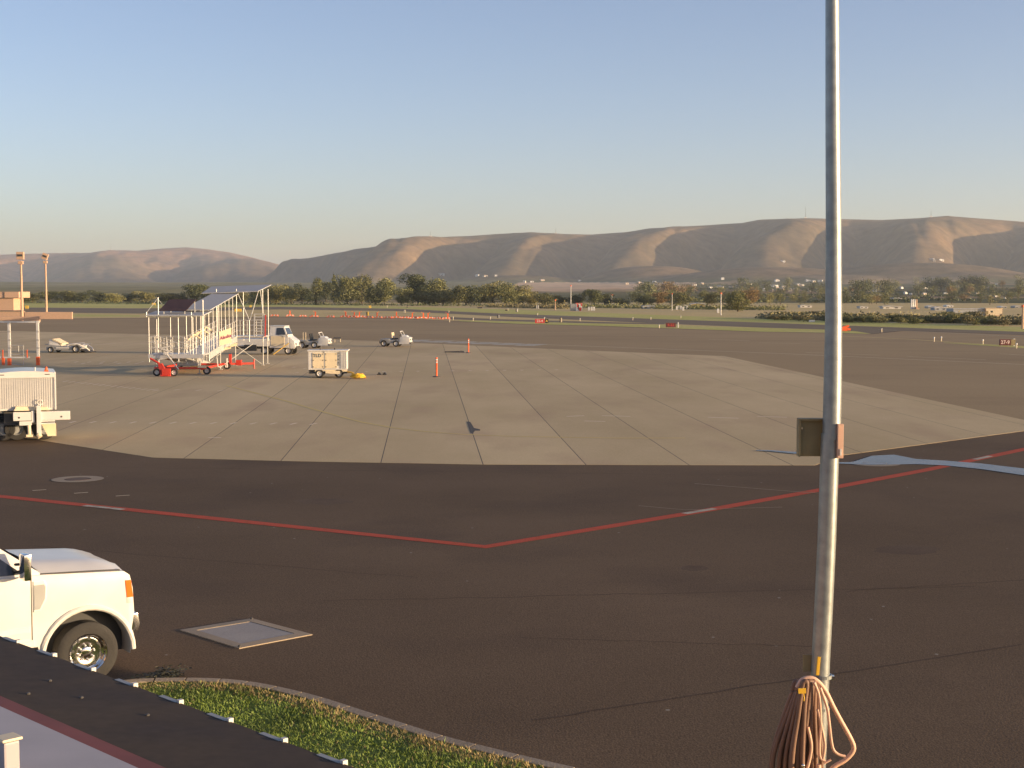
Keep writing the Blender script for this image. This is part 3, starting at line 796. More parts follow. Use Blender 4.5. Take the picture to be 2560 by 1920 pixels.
# cab with leaning pillars, glass set 4 mm proud of the frame
b0, t0 = 0.97, 0.76
B = [(-0.55, -b0, 1.42), (-0.55, b0, 1.42), (-3.28, b0, 1.46), (-3.28, -b0, 1.46)]
T = [(-1.32, -t0, 1.99), (-1.32, t0, 1.99), (-3.05, t0, 2.00), (-3.05, -t0, 2.00)]
MB().hexa(B, T).build('cab', M['white'], tk, bevel=0.03, smooth=True)
def lerp(a, b, f): return tuple(a[i] + (b[i] - a[i]) * f for i in range(3))
for s_ in (-1, 1):
    def sp(x, f):   # point on the leaning side of the cab
        y = (b0 + (t0 - b0) * f + 0.006) * s_
        return (x, y, 1.435 + 0.56 * f)
    q = [sp(-0.82, 0.05), sp(-1.38, 0.86), sp(-1.95, 0.88), sp(-1.95, 0.05)]
    MB().sheet(q).build('side_window', M['glass'], tk)
    q = [sp(-2.03, 0.05), sp(-2.03, 0.88), sp(-2.72, 0.86), sp(-2.95, 0.05)]
    MB().sheet(q).build('side_window', M['glass'], tk)
    # doors: panels standing 7 mm proud so the gaps read
    for x0, x1 in ((-0.74, -1.92), (-1.94, -2.86)):
        d = MB().prism([(x0, 0.63), (x0, 1.30), (x0 - 0.03, 1.435), (x1, 1.445), (x1, 0.63)], s_ * 0.99, s_ * 1.009, 'y').build('door', M['white'], tk, bevel=0.012, smooth=True)
        MB().box((x1 + 0.13, s_ * 1.025, 1.22), (0.20, 0.03, 0.035)).build('handle', M['white'], d, bevel=0.01)
    MB().prism([(-0.722, 0.60), (-0.722, 1.42), (-0.735, 1.42), (-0.735, 0.60)], s_ * 0.99, s_ * 1.0035, 'y').build('door_gap', M['dark'], tk)
    MB().prism([(-0.76, 0.70), (-0.76, 0.775), (-2.8, 0.775), (-2.8, 0.70)], s_ * 1.004, s_ * 1.018, 'y').build('door_moulding', M['white_dull'], tk, bevel=0.005)
    MB().prism([(-0.70, 0.52), (-0.70, 0.585), (-2.9, 0.585), (-2.9, 0.52)], s_ * 0.985, s_ * 1.016, 'y').build('rocker_trim', M['white_dull'], tk, bevel=0.008)
    # tall vent behind the wheel arch
    v = MB().prism([(-0.705, 0.96), (-0.705, 1.36), (-0.56, 1.36), (-0.53, 1.30), (-0.545, 1.10), (-0.62, 0.96)], s_ * 0.995, s_ * 1.012, 'y').build('fender_vent', M['alu'], tk, bevel=0.006)
    MB().prism([(-0.695, 0.99), (-0.695, 1.31), (-0.57, 1.31), (-0.55, 1.28), (-0.56, 1.12), (-0.63, 0.99)], s_ * 1.0, s_ * 1.016, 'y').build('vent_mesh', M['grey'], v)
    # tow mirror on two arms
    mr = MB().tube([(-0.92, s_ * 0.98, 1.50), (-0.88, s_ * 1.10, 1.53)], 0.018, 8).tube([(-0.92, s_ * 0.98, 1.60), (-0.88, s_ * 1.10, 1.62)], 0.018, 8).build('mirror_arm', M['black'], tk)
    MB().box((-0.86, s_ * 1.20, 1.60), (0.10, 0.22, 0.34)).build('mirror', M['chrome'], tk, bevel=0.035, smooth=True)
    # step bar
    MB().tube([(-0.75, s_ * 1.03, 0.42), (-0.95, s_ * 1.05, 0.40), (-2.7, s_ * 1.05, 0.40)], 0.05, 10).build('step_bar', M['black'], tk, smooth=True)
MB().sheet([lerp(B[0], T[0], 0.06)[:1] + (-0.88, 1.47), lerp(B[1], T[1], 0.06)[:1] + (0.88, 1.47), (-1.27, 0.72, 1.95), (-1.27, -0.72, 1.95)]).build('windshield', M['glass'], tk)
for cx in (0, XR):
    for s_ in (-1, 1):
        c = (cx, s_ * 0.87, WZ)
        w = MB().lathe([(-0.13, 0.25), (-0.135, 0.36), (-0.11, 0.405), (0.11, RW), (0.128, 0.385), (0.135, 0.34), (0.125, 0.265), (0.10, 0.25)], c, 40, 'y', s_).build('wheel', M['rubber'], tk, smooth=True)
        MB().lathe([(0.118, 0.262), (0.128, 0.256), (0.118, 0.240), (0.075, 0.228), (0.06, 0.205), (0.068, 0.165), (0.050, 0.125), (0.050, 0.075), (0.066, 0.070), (0.070, 0.062), (0.071, 0.003)], c, 40, 'y', s_).build('rim', M['chrome'], w, smooth=True)
        for k in range(8):
            a = 2 * PI * k / 8 + 0.2
            MB().lathe([(0.05, 0.014), (0.085, 0.014), (0.09, 0.009), (0.091, 0.001)], (cx + 0.10 * math.cos(a), s_ * 0.87, WZ + 0.10 * math.sin(a)), 6, 'y', s_).build('lug_nut', M['alu'], w)
            a += PI / 8
            MB().lathe([(0.0665, 0.022), (0.0668, 0.001)], (cx + 0.187 * math.cos(a), s_ * 0.87, WZ + 0.187 * math.sin(a)), 10, 'y', s_).build('rim_hole', M['black'], w)

# ------------------------------------------------------------------ covered switchback boarding ramp
RX, RY = -22.45, 90.0
rp = thing('boarding_ramp', 'long covered aircraft boarding ramp of thin posts with pale canopies and a red tow frame', 'boarding ramp', (RX, RY, 0.027), math.radians(-0.3))
z1, z2 = 1.27, 2.05          # landing deck, upper deck
def deck(x0, x1, y0, y1, za, zb, th=0.09):
    return MB().hexa([(x0, y0, za - th), (x1, y0, za - th), (x1, y1, zb - th), (x0, y1, zb - th)], [(x0, y0, za), (x1, y0, za), (x1, y1, zb), (x0, y1, zb)])
deck(0, 3.35, 0, 2.0, z1, z1).build('landing_deck', M['alu'], rp)
deck(1.95, 3.3, 2.0, 11, z1, z2).build('ramp_deck', M['alu'], rp)
deck(0.05, 1.4, 2.0, 11, z1, 0.2).build('ramp_deck', M['alu'], rp)
deck(1.6, 5.2, 11, 13.2, z2, z2).build('platform_deck', M['alu'], rp)
# deep side beams of the upper ramp
for x in (1.93, 3.33):
    MB().hexa([(x - .03, 2, z1 - .42), (x + .03, 2, z1 - .42), (x + .03, 11, z2 - .36), (x - .03, 11, z2 - .36)], [(x - .03, 2, z1 + .03), (x + .03, 2, z1 + .03), (x + .03, 11, z2 + .03), (x - .03, 11, z2 + .03)]).build('side_beam', M['alu'], rp)
for x in (0.03, 1.42):
    MB().hexa([(x - .03, 2, z1 - .3), (x + .03, 2, z1 - .3), (x + .03, 11, 0.02), (x - .03, 11, 0.02)], [(x - .03, 2, z1 + .03), (x + .03, 2, z1 + .03), (x + .03, 11, 0.23), (x - .03, 11, 0.23)]).build('side_beam', M['alu'], rp)
MB().box((1.675, -0.02, z1 - .14), (3.4, 0.05, 0.24)).build('landing_beam', M['alu'], rp)
# canopies
cz1, cz2 = 3.62, 4.95
MB().hexa([(-0.1, -0.25, cz1), (3.45, -0.25, cz1), (3.45, 2.3, cz1 + .22), (-0.1, 2.3, cz1 + .22)], [(-0.1, -0.25, cz1 + .07), (3.45, -0.25, cz1 + .07), (3.45, 2.3, cz1 + .29), (-0.1, 2.3, cz1 + .29)]).build('landing_canopy', M['canopy'], rp)
MB().hexa([(1.7, 1.6, cz1 + .32), (3.5, 1.6, cz1 + .32), (3.5, 11, cz2), (1.7, 11, cz2)], [(1.7, 1.6, cz1 + .38), (3.5, 1.6, cz1 + .38), (3.5, 11, cz2 + .06), (1.7, 11, cz2 + .06)]).build('ramp_canopy', M['canopy'], rp)
MB().hexa([(1.0, 10.6, cz2 + .02), (4.9, 10.6, cz2 + .16), (5.25, 14.0, cz2 + .62), (1.0, 14.0, cz2 + .48)], [(1.0, 10.6, cz2 + .07), (4.9, 10.6, cz2 + .21), (5.25, 14.0, cz2 + .67), (1.0, 14.0, cz2 + .53)]).build('platform_canopy', M['canopy'], rp)
# dark solar panel leaning on the low canopy
sp_ = MB().hexa([(0.62, 0.2, cz1 + .30), (2.30, 0.2, cz1 + .30), (2.70, 1.35, cz1 + .98), (1.02, 1.35, cz1 + .98)], [(0.62, 0.16, cz1 + .34), (2.30, 0.16, cz1 + .34), (2.70, 1.31, cz1 + 1.02), (1.02, 1.31, cz1 + 1.02)]).build('solar_panel', M['solar'], rp)
for x, y, za, zb in ((0.9, .3, .1, .34), (2.2, .3, .1, .34), (1.1, 1.3, .2, .95), (2.6, 1.3, .2, .95)):
    MB().tube([(x, y, cz1 + za), (x, y, cz1 + zb)], 0.025, 6).build('panel_stand', M['galv_dull'], sp_)
# posts
def post(x, y, za, zb, r=0.028, m='alu'):
    return MB().tube([(x, y, za), (x, y, zb)], r * .62, 8).build('post', M[m], rp)
for x, y in ((0.03, 0.02), (0.62, 0.02), (1.85, 0.02), (2.75, 0.02), (3.32, 0.02), (0.03, 1.98), (0.9, 1.98), (1.9, 1.98), (3.32, 1.98)):
    post(x, y, z1 - .5, cz1 + .1 + .08 * y, 0.032)
post(3.38, 0.05, z1, cz1 + 1.0, 0.042); post(0.62, 0.05, cz1, cz1 + 1.15, 0.042); post(-0.05, -0.2, cz1 - .05, cz1 + .25, 0.05); post(2.72, -0.2, cz1 - .1, cz1 + .25, 0.04)
for i in range(1, 7):
    y = 2 + 9 * i / 7; f = i / 7
    for x in (1.95, 3.32):
        post(x, y, z1 + (z2 - z1) * f, cz1 + .32 + (cz2 - cz1 - .32) * (y - 1.6) / 9.4, 0.022)
for x, y in ((1.95, 11), (3.33, 11), (4.2, 11.0), (5.15, 11.0), (1.65, 13.15), (3.4, 13.15), (5.15, 13.15)):
    post(x, y, z2 - .4, z2 + 1.1 if 4 < x < 5 else cz2 + .35, 0.035)
# V struts up to the high canopy
MB().tube([(3.36, 11, cz2 + .2), (4.2, 11.05, z2 + 1.1)], 0.03, 8).build('strut', M['alu'], rp)
MB().tube([(4.25, 11.05, z2 + 1.1), (4.85, 11.0, cz2 + .20)], 0.03, 8).build('strut', M['alu'], rp)
MB().tube([(5.15, 11, z2 + 1.6), (5.0, 11, cz2 + .20)], 0.02, 8).build('strut', M['alu'], rp)
MB().tube([(-0.05, -0.2, cz1 + .2), (0.62, 0.0, cz1 + 1.1)], 0.015, 6).build('stay', M['alu'], rp)
MB().tube([(0.62, 0.0, cz1 + 1.1), (0.62, 2.2, cz1 + .25)], 0.015, 6).build('stay', M['alu'], rp)
# railings: top and mid rails with close balusters
def rail(p, q, h=(1.07, 0.72, 0.36), nb=8, r=0.012):
    p, q = Vector(p), Vector(q)
    for hh in h:
        MB().tube([p + Vector((0, 0, hh)), q + Vector((0, 0, hh))], r, 6).build('rail', M['alu'], rp)
    for i in range(nb + 1):
        a = p + (q - p) * i / nb
        MB().tube([a, a + Vector((0, 0, h[0]))], r * 0.8, 6).build('baluster', M['alu'], rp)
rail((0.03, 0.0, z1), (3.32, 0.0, z1), nb=9)
rail((0.03, 0.0, z1), (0.03, 2, z1), nb=4)
rail((3.32, 0.0, z1), (3.32, 2, z1), nb=4)
rail((1.95, 2, z1), (1.95, 11, z2), nb=12)
rail((3.32, 2, z1), (3.32, 11, z2), nb=12)
rail((0.03, 2, z1), (0.03, 11, .2), nb=10)
rail((1.42, 2, z1), (1.42, 11, .2), nb=10)
rail((3.32, 11, z2), (5.15, 11, z2), nb=4)
rail((1.65, 13.15, z2), (5.15, 13.15, z2), nb=7)
# crossed slats of the folding gate on the landing
for i in range(5):
    MB().box((1.05, -0.03, z1 - .25 + i * 0.17), (0.85, 0.03, 0.07), (0, 0.25 if i % 2 else -0.2, 0)).build('gate_slat', M['white_dull'], rp)
MB().box((0.55, -0.03, z1 + .2), (0.10, 0.05, 0.9)).build('gate_post', M['white_dull'], rp)
for i in range(4):
    MB().tube([(2.2 + .02 * i, 1.0 + 1.2 * i, 2.1 + .12 * i), (2.5, 1.4 + 1.2 * i, 2.45 + .12 * i), (2.9, 1.7 + 1.2 * i, 2.15 + .12 * i)], 0.05, 6).build('cable_loop', M['cream'], rp)
# boarding stair gate at the right end of the platform
for s_ in (4.55, 5.25):
    MB().box((s_, 11.0, z2 + .75), (0.07, 0.06, 1.55), (0, 0.03, 0)).build('gate_stile', M['white'] if s_ > 5 else M['alu'], rp)
for i in range(8):
    MB().box((4.9, 11.0, z2 + .12 + i * 0.2), (0.66, 0.05, 0.05)).build('gate_rung', M['alu'], rp)
MB().box((5.32, 10.98, z2 + .70), (0.06, 0.08, 1.5), (0, 0.03, 0)).build('gate_edge', M['red'], rp)
# sign panel hung on the ramp rail
sg = MB().hexa([(3.40, 5.2, z1 + .55), (3.46, 5.2, z1 + .55), (3.46, 8.0, z1 + .80), (3.40, 8.0, z1 + .80)], [(3.40, 5.2, z1 + 1.45), (3.46, 5.2, z1 + 1.45), (3.46, 8.0, z1 + 1.75), (3.40, 8.0, z1 + 1.75)])
sx = 2.95
sg = MB().hexa([(3.42, 4.6, z1 + .34), (4.15, 4.9, z1 + .52), (4.15, 4.94, z1 + .52), (3.42, 4.64, z1 + .34)], [(3.42, 4.6, z1 + 1.24), (4.15, 4.9, z1 + 1.50), (4.15, 4.94, z1 + 1.50), (3.42, 4.64, z1 + 1.24)]).build('sign_panel', M['cream'], rp)
text_mesh('lettering', 'Alaska', 0.30, M['logo'], sg, (3.785, 4.735, z1 + .90), (PI / 2, math.radians(-16), math.radians(22)), shear=0.35, bold=0.006)
for x, z in ((3.55, z1 + .1), (3.95, z1 + .30)):
    MB().hexa([(x - .22, 6.5, z - .14), (x + .22, 6.6, z - .02), (x + .22, 6.64, z - .02), (x - .22, 6.54, z - .14)], [(x - .16, 6.5, z + .05), (x + .26, 6.6, z + .17), (x + .26, 6.64, z + .17), (x - .16, 6.54, z + .05)]).build('notice', M['cream'], rp)
# under-carriage: legs, screw jacks, red frame, wheels
for x, y, za in ((0.3, 0.6, z1), (3.0, 0.6, z1), (2.0, 5.5, z1 + .2), (3.3, 5.5, z1 + .2), (3.3, 10.6, z2 - .3), (2.0, 10.6, z2 - .3), (5.1, 11.2, z2 - .1), (5.1, 13.0, z2 - .1)):
    MB().tube([(x, y, 0.05), (x, y, za)], 0.035, 8).box((x, y, 0.03), (0.22, 0.22, 0.05)).build('leg', M['galv_dull'], rp)
for p, q in (((1.15, -.2, 1.3), (1.95, -.5, 0.35)), ((2.1, .3, 1.1), (2.55, .2, .3)), ((3.2, 5.5, .1), (4.9, 8.5, 1.6)), ((3.2, 10.6, 1.5), (5.0, 11.2, .1)), ((2.1, 5.5, .1), (3.2, 10.4, 1.6))):
    MB().tube([p, q], 0.04 if p[0] == 1.15 else 0.025, 8).build('brace', M['white'] if p[0] == 1.15 else M['galv_dull'], rp)
MB().box((1.15, -.2, 1.33), (0.18, 0.12, 0.2)).build('brace_end', M['white'], rp)
fr = MB().box((2.0, -0.2, 0.42), (3.2, 0.14, 0.12)).box((3.3, 2.9, 0.36), (0.14, 6.2, 0.12)).box((0.5, 2.9, 0.36), (0.14, 6.2, 0.12)).box((2.0, 5.8, 0.36), (3.0, 0.14, 0.12)).build('chassis', M['red'], rp, bevel=0.01)
MB().hexa([(1.25, -2.2, .02), (1.75, -2.2, .02), (1.75, -1.9, .02), (1.25, -1.9, .02)], [(0.85, -1.2, .75), (1.1, -1.2, .75), (1.1, -1.0, .75), (0.85, -1.0, .75)]).build('front_foot', M['red'], rp, bevel=0.01)
MB().hexa([(1.3, -2.1, .02), (1.82, -2.1, .02), (1.82, -1.7, .02), (1.3, -1.7, .02)], [(1.3, -2.1, .5), (1.82, -2.1, .5), (1.82, -1.7, .42), (1.3, -1.7, .42)]).build('axle_box', M['red'], rp, bevel=0.02)
MB().tube([(0.35, -1.0, 1.05), (0.9, -1.1, .75)], 0.06, 8).build('tow_bar', M['red'], rp)
MB().tube([(3.3, 6.0, .36), (5.2, 7.2, .34)], 0.07, 8).box((4.3, 6.6, .42), (.35, .35, .35)).tube([(5.2, 7.2, .0), (5.2, 7.2, .62)], 0.05, 8).build('outrigger', M['red'], rp)
MB().box((4.05, 5.0, .75), (0.16, 0.16, 0.62)).build('control_box', M['red'], rp)
MB().tube([(3.6, 3.0, .9), (3.65, 3.0, .35), (3.75, 3.1, .3)], 0.035, 6).tube([(3.9, 4.6, .8), (3.9, 4.6, .2)], 0.045, 6).build('crank', M['white'], rp)
for x, y in ((2.0, -1.85), (0.9, -1.6), (3.55, 0.2), (0.4, 6.2), (3.6, 6.2)):
    wheel(rp, (x, y, 0.24), 0.24, 0.18, -1)
MB().box((2.2, 1.2, .75), (1.3, .9, .5)).tube([(1.7, .6, .9), (2.2, .5, 1.0), (2.8, .7, .8)], .07, 6).build('hydraulic_unit', M['galv_dull'], rp, bevel=0.05)
MB().box((3.35, -0.3, .5), (0.5, 0.12, .12)).build('lamp_bar', M['cream'], rp)

# ------------------------------------------------------------------ ground power unit on wheels
gp = g(769, 946)
gu = thing('ground_power_unit', 'white two door ground power unit on small wheels in front of the tugs', 'power unit', (gp.x, gp.y, 0.027), math.radians(4))
W_ = 2.38
MB().box((W_ / 2, 0.75, 1.03), (W_ - .08, 1.5, 1.10)).build('body', M['white_dull'], gu, bevel=0.03)
MB().box((W_ / 2 + .02, 0.75, 1.62), (W_ + .06, 1.62, 0.07)).build('roof', M['white_dull'], gu, bevel=0.015)
for x0, x1 in ((.30, .96), (1.04, 1.74)):
    d = MB().box(((x0 + x1) / 2, -0.012, 1.04), (x1 - x0, .03, .92)).build('door', M['cream'], gu, bevel=0.01)
    for xx in (x0 + .05, x1 - .05):
        for zz in (.66, 1.05, 1.42):
            MB().box((xx, -.035, zz), (.05, .02, .05)).build('latch', M['dark'], d)
    if x0 < 1: text_mesh('lettering', 'TLD', 0.27, M['logo_blue'], d, ((x0 + x1) / 2 - .05, -.034, 1.32), (PI / 2, 0, 0), bold=0.008)
MB().box((1.0, -.01, 1.05), (.05, .03, 1.05)).build('door_post', M['galv_dull'], gu)
MB().box((1.82, -.006, 1.12), (.16, .02, .8)).build('control_panel', M['grey'], gu)
for zz in (.9, 1.1, 1.3, 1.48):
    MB().box((1.86, -.02, zz), (.07, .03, .07)).build('gauge', M['chrome'], gu)
for i in range(4):
    MB().box((2.0 + .095 * i, -.01, 1.06), (.05, .05, 1.0)).build('louvre_slat', M['white'], gu)
MB().box((W_ / 2 + .2, .1, .44), (W_ * .8, .12, .14)).build('skirt', M['cream'], gu)
MB().hexa([(1.05, -.03, .28), (1.9, -.03, .2), (1.9, .3, .2), (1.05, .3, .28)], [(1.05, -.03, .42), (1.9, -.03, .42), (1.9, .3, .42), (1.05, .3, .42)]).build('fender', M['cream'], gu, bevel=0.02)
MB().box((W_ / 2, .75, .36), (W_ * .95, 1.2, .22)).build('chassis', M['dark'], gu)
for x in (.7, 1.85):
    for y, s_ in ((.12, -1), (1.4, 1)): wheel(gu, (x, y, .26), .26, .2, s_)
MB().tube([(.75, .4, 1.65), (.75, .4, 1.80)], .04, 8).tube([(1.6, .6, 1.65), (1.6, .6, 1.76)], .06, 8).build('exhaust', M['dark'], gu)
tb = MB().hexa([(W_ - .1, .3, .30), (W_ + .35, -.2, .26), (W_ + .35, .0, .26), (W_ - .1, .6, .30)], [(W_ - .1, .3, .38), (W_ + .35, -.2, .34), (W_ + .35, .0, .34), (W_ - .1, .6, .38)]).build('drawbar', M['yellow'], gu)
c2 = MB()
rr = random.Random(5)
pts = []
for k in range(46):
    a = k * 0.62
    pts.append((W_ + .72 + (.42 - .004 * k) * math.cos(a) + .1 * math.sin(k * .31), -.75 + (.55 - .006 * k) * math.sin(a), .07 + .0042 * k + .02 * rr.random()))
pts = [(W_ + .2, .1, .34), (W_ + .45, -.3, .22)] + pts
cab_ = MB().tube([(gp.x + p[0], gp.y + p[1], .027 + p[2]) for p in pts], .055, 6).build('power_cable', M['yellow'], None, smooth=True)
tag(cab_, 'yellow power cable heaped on the concrete at the end of the power unit', 'cable')

# ------------------------------------------------------------------ baggage tugs
def tug(px, py, label, posts):
    p = g(px, py)
    t = thing('baggage_tug', label, 'tug', (p.x, p.y, .027), math.radians(-8), 'baggage tugs parked on the apron')
    MB().prism([(-1.42, .42), (-1.40, .72), (-.55, .74), (-.45, .62), (.45, .62), (.45, .42), (.2, .30), (-1.2, .32)], -.62, .62, 'y').build('body', M['grey'], t, bevel=0.04, smooth=True)
    MB().prism([(.42, .26), (.42, .66), (.50, .92), (1.22, .90), (1.38, .84), (1.42, .26)], -.64, .64, 'y').build('front_body', M['white'], t, bevel=0.04, smooth=True)
    MB().box((1.45, 0, .34), (.10, 1.3, .16)).build('bumper', M['dark'], t, bevel=0.02)
    MB().box((.30, -.63, .34), (1.0, .03, .18)).build('side_step', M['white'], t)
    MB().hexa([(.62, -.5, .92), (1.15, -.5, .90), (1.15, .5, .90), (.62, .5, .92)], [(.56, -.46, 1.10), (1.02, -.46, 1.04), (1.02, .46, 1.04), (.56, .46, 1.10)]).build('dashboard', M['white'], t, bevel=0.02)
    MB().tube([(.66, -.55, 1.05), (.48, -.52, 1.42), (.48, .52, 1.42), (.66, .55, 1.05)], .035, 8).build('windscreen_frame', M['white'], t, smooth=True)
    sc = MB().tube([(.55, .25, 1.0), (.30, .25, 1.12)], .02, 6).build('steering_column', M['dark'], t)
    MB().lathe([(-.015, .17), (.0, .185), (.015, .17), (0, .155), (-.015, .17)], (.29, .25, 1.13), 16, 'x').build('steering_wheel', M['black'], sc)
    for y in (-.28, .28):
        s = MB().box((-.12, y, .74), (.42, .42, .12)).build('seat', M['black'], t, bevel=0.03)
        MB().box((-.34, y, 1.05), (.09, .40, .55), (0, -.12, 0)).build('seat_back', M['cream'] if posts == 0 else M['black'], s, bevel=0.03)
    for x in (-1.05, -.15 if posts == 0 else .0):
        for s_ in (-1, 1): wheel(t, (x if x < -.5 else .1, s_ * .56, .30), .30, .22, s_)
    for s_ in (-1, 1): MB().box((-1.0, s_ * .60, .66), (.8, .16, .05)).build('mudguard', M['grey'], t, bevel=0.01)
    if posts:
        for x in (-.95, -.72): MB().box((x, -.55, 1.08), (.06, .06, .72)).build('tail_post', M['cream'], t)
    for s_ in (-1, 1): MB().lathe([(0, .09), (.03, .085), (.035, .002)], (1.42, s_ * .45, .66), 12, 'x').build('headlight', M['chrome'], t)
    MB().box((-1.5, 0, .40), (.2, .16, .22)).build('hitch', M['dark'], t, bevel=0.01)
    return t
tug(991, 867, 'white nosed baggage tug standing alone in front of the white hatched bars', 0)
tug(788, 871, 'white nosed baggage tug with two pale tail posts just behind the power unit', 1)

# ------------------------------------------------------------------ white utility truck behind the ramp
p = g(690, 887.6)
ut = thing('utility_truck', 'boxy white utility truck half hidden behind the end of the boarding ramp', 'truck', (p.x, p.y, .027), math.radians(-6))
MB().box((-.9, .9, .58), (5.0, 1.5, .22)).build('chassis', M['dark'], ut)
MB().box((-2.0, .9, .98), (2.9, 1.9, .62)).build('flatbed', M['white_dull'], ut, bevel=0.03)
MB().prism([(-.55, .55), (-.55, 1.56), (.95, 1.56), (1.05, 1.40), (1.05, .55)], 0, 1.85, 'y').build('body', M['white_dull'], ut, bevel=0.04)
MB().prism([(-.42, .70), (-.42, 1.52), (.62, 1.52), (.72, 1.40), (.72, .82), (.62, .70)], -.03, .01, 'y').build('door', M['cream'], ut, bevel=0.01)
MB().prism([(1.05, .50), (1.05, 1.46), (1.22, 1.34), (1.52, 1.10), (1.60, .60), (1.50, .48)], .02, 1.83, 'y').build('bonnet', M['white'], ut, bevel=0.05, smooth=True)
MB().hexa([(-.55, .02, 1.56), (.95, .02, 1.56), (.95, 1.83, 1.56), (-.55, 1.83, 1.56)], [(-.50, .12, 2.28), (.66, .12, 2.28), (.66, 1.73, 2.28), (-.50, 1.73, 2.28)]).build('cab', M['white'], ut, bevel=0.03)
MB().sheet([(.02, .01, 1.62), (.82, .01, 1.62), (.60, .095, 2.18), (.06, .095, 2.18)]).build('side_window', M['glass'], ut)
MB().sheet([(.945, .15, 1.64), (.945, 1.7, 1.64), (.69, 1.62, 2.2), (.69, .22, 2.2)]).build('windshield', M['glass'], ut)
MB().box((.05, .9, 2.32), (1.3, 1.5, .05)).build('roof', M['white'], ut, bevel=0.015)
for x in (1.0, -.95):
    for y, s_ in ((.15, -1), (1.7, 1)): wheel(ut, (x, y, .33), .33, .22, s_)
for y in (.35, 1.5): MB().lathe([(0, .12), (.03, .11), (.035, .002)], (1.57, y, .85), 12, 'x').build('headlight', M['chrome'], ut)
MB().box((1.66, .92, .50), (.14, 1.7, .16)).build('bumper', M['dark'], ut, bevel=0.02)
for dy in (0, .14):
    MB().tube([(-.1, -.35 - dy, .05), (1.15, -.12 - dy, .95)], .035, 6).build('ladder_rail', M['yellow'] if dy else M['galv_dull'], ut)
MB().tube([(-.4, .9, 2.3), (-.4, .9, 2.46)], .02, 6).build('aerial', M['dark'], ut)
MB().tube([(.95, -.08, 1.45), (.98, -.12, 1.75)], .03, 6).build('mirror', M['black'], ut)
MB().box((-2.1, -.05, .55), (1.0, .2, .5)).build('tool_box', M['black'], ut, bevel=0.02)

# ------------------------------------------------------------------ low towing tractor at the far left
p = g(172, 882)
lt = thing('towing_tractor', 'flat low aircraft towing tractor standing beyond the portal frame', 'tractor', (p.x, p.y, .027), math.radians(-4))
MB().prism([(-1.6, .22), (-1.6, .62), (-1.35, .70), (-.2, .52), (.4, .52), (.9, .62), (1.25, .40), (1.25, .22)], -.85, .85, 'y').build('chassis', M['grey'], lt, bevel=0.04)
MB().hexa([(-1.45, -.7, .66), (-.45, -.7, .58), (-.45, .7, .58), (-1.45, .7, .66)], [(-1.40, -.65, 1.10), (-1.0, -.65, 1.15), (-1.0, .65, 1.15), (-1.40, .65, 1.10)]).build('engine_hood', M['white_dull'], lt, bevel=0.03)
MB().hexa([(-1.2, -.72, 1.08), (-.30, -.72, .70), (-.30, .72, .70), (-1.2, .72, 1.08)], [(-1.05, -.72, 1.18), (-.28, -.72, .78), (-.28, .72, .78), (-1.05, .72, 1.18)]).build('seat_cover', M['cream'], lt, bevel=0.02)
for s_ in (-1, 1):
    MB().tube([(.20, s_ * .8, .58), (.35, s_ * .8, .72), (1.0, s_ * .8, .76), (1.35, s_ * .75, .62), (1.75, s_ * .6, .40), (1.95, s_ * .45, .18)], .06, 8).build('cradle_arm', M['white_dull'], lt, smooth=True)
    for x, r in ((-1.2, .26), (.95, .33)): wheel(lt, (x, s_ * .80, r), r, .24, s_)
MB().hexa([(1.2, -.6, .20), (2.1, -.6, .03), (2.1, .6, .03), (1.2, .6, .20)], [(1.2, -.6, .34), (2.15, -.6, .08), (2.15, .6, .08), (1.2, .6, .34)]).build('cradle_plate', M['dark'], lt)
MB().box((1.55, -.5, .58), (.32, .3, .22), (0, .3, 0)).build('winch', M['white'], lt, bevel=0.03)
MB().box((-.2, -.87, .42), (1.1, .03, .10)).build('side_strip', M['white_dull'], lt)
MB().tube([(-1.9, -.4, .7), (-1.5, -.4, .7)], .03, 6).tube([(1.5, -.2, .75), (2.0, -.2, .78)], .03, 6).build('guard_bar', M['galv_dull'], lt)

# ------------------------------------------------------------------ white box trailer at the left edge
p = g(65, 1107)
tr = thing('box_trailer', 'tall white box trailer seen from behind with a tow mast and bumper bar', 'trailer', (p.x, p.y, .03), math.radians(19))
D_ = 2.6
roof = [(-1.02, 2.20)] + [(-1.02 + 2.04 * i / 12, 2.36 + .07 * math.sin(PI * i / 12)) for i in range(13)] + [(1.02, 2.20)]
MB().box((0, D_ / 2 + .02, 1.72), (2.0, D_, 1.28)).build('body', M['white'], tr, bevel=0.02)
MB().prism(roof, -.04, D_ + .06, 'y').build('roof', M['white'], tr)
for i in range(26):
    MB().box((-.94 + i * .0752, .008, 1.74), (.030, .03, 1.16)).build('corrugation', M['white'], tr)
for s_ in (-1, 1):
    MB().box((s_ * .99, .0, 1.74), (.06, .06, 1.30)).build('corner_post', M['white'], tr, bevel=0.01)
    MB().box((s_ * .74, -.035, 2.31), (.16, .03, .03)).build('roof_lamp', M['dark'], tr)
MB().tube([(.35, .4, 2.38), (.35, .4, 2.54)], .02, 6).build('aerial', M['white_dull'], tr)
MB().box((.72, .45, 2.40), (.14, .14, .04)).lathe([(2.42, .06), (2.52, .034), (2.55, .02), (2.551, .001)], (.72, .45, 0), 12, 'z').build('beacon', M['orange'], tr)
MB().hexa([(-.38, -.16, 1.08), (.80, -.16, 1.08), (.80, .02, 1.08), (-.38, .02, 1.08)], [(-.30, -.12, 1.24), (.70, -.12, 1.20), (.70, .02, 1.20), (-.30, .02, 1.24)]).build('hitch_cover', M['cream'], tr, bevel=0.03)
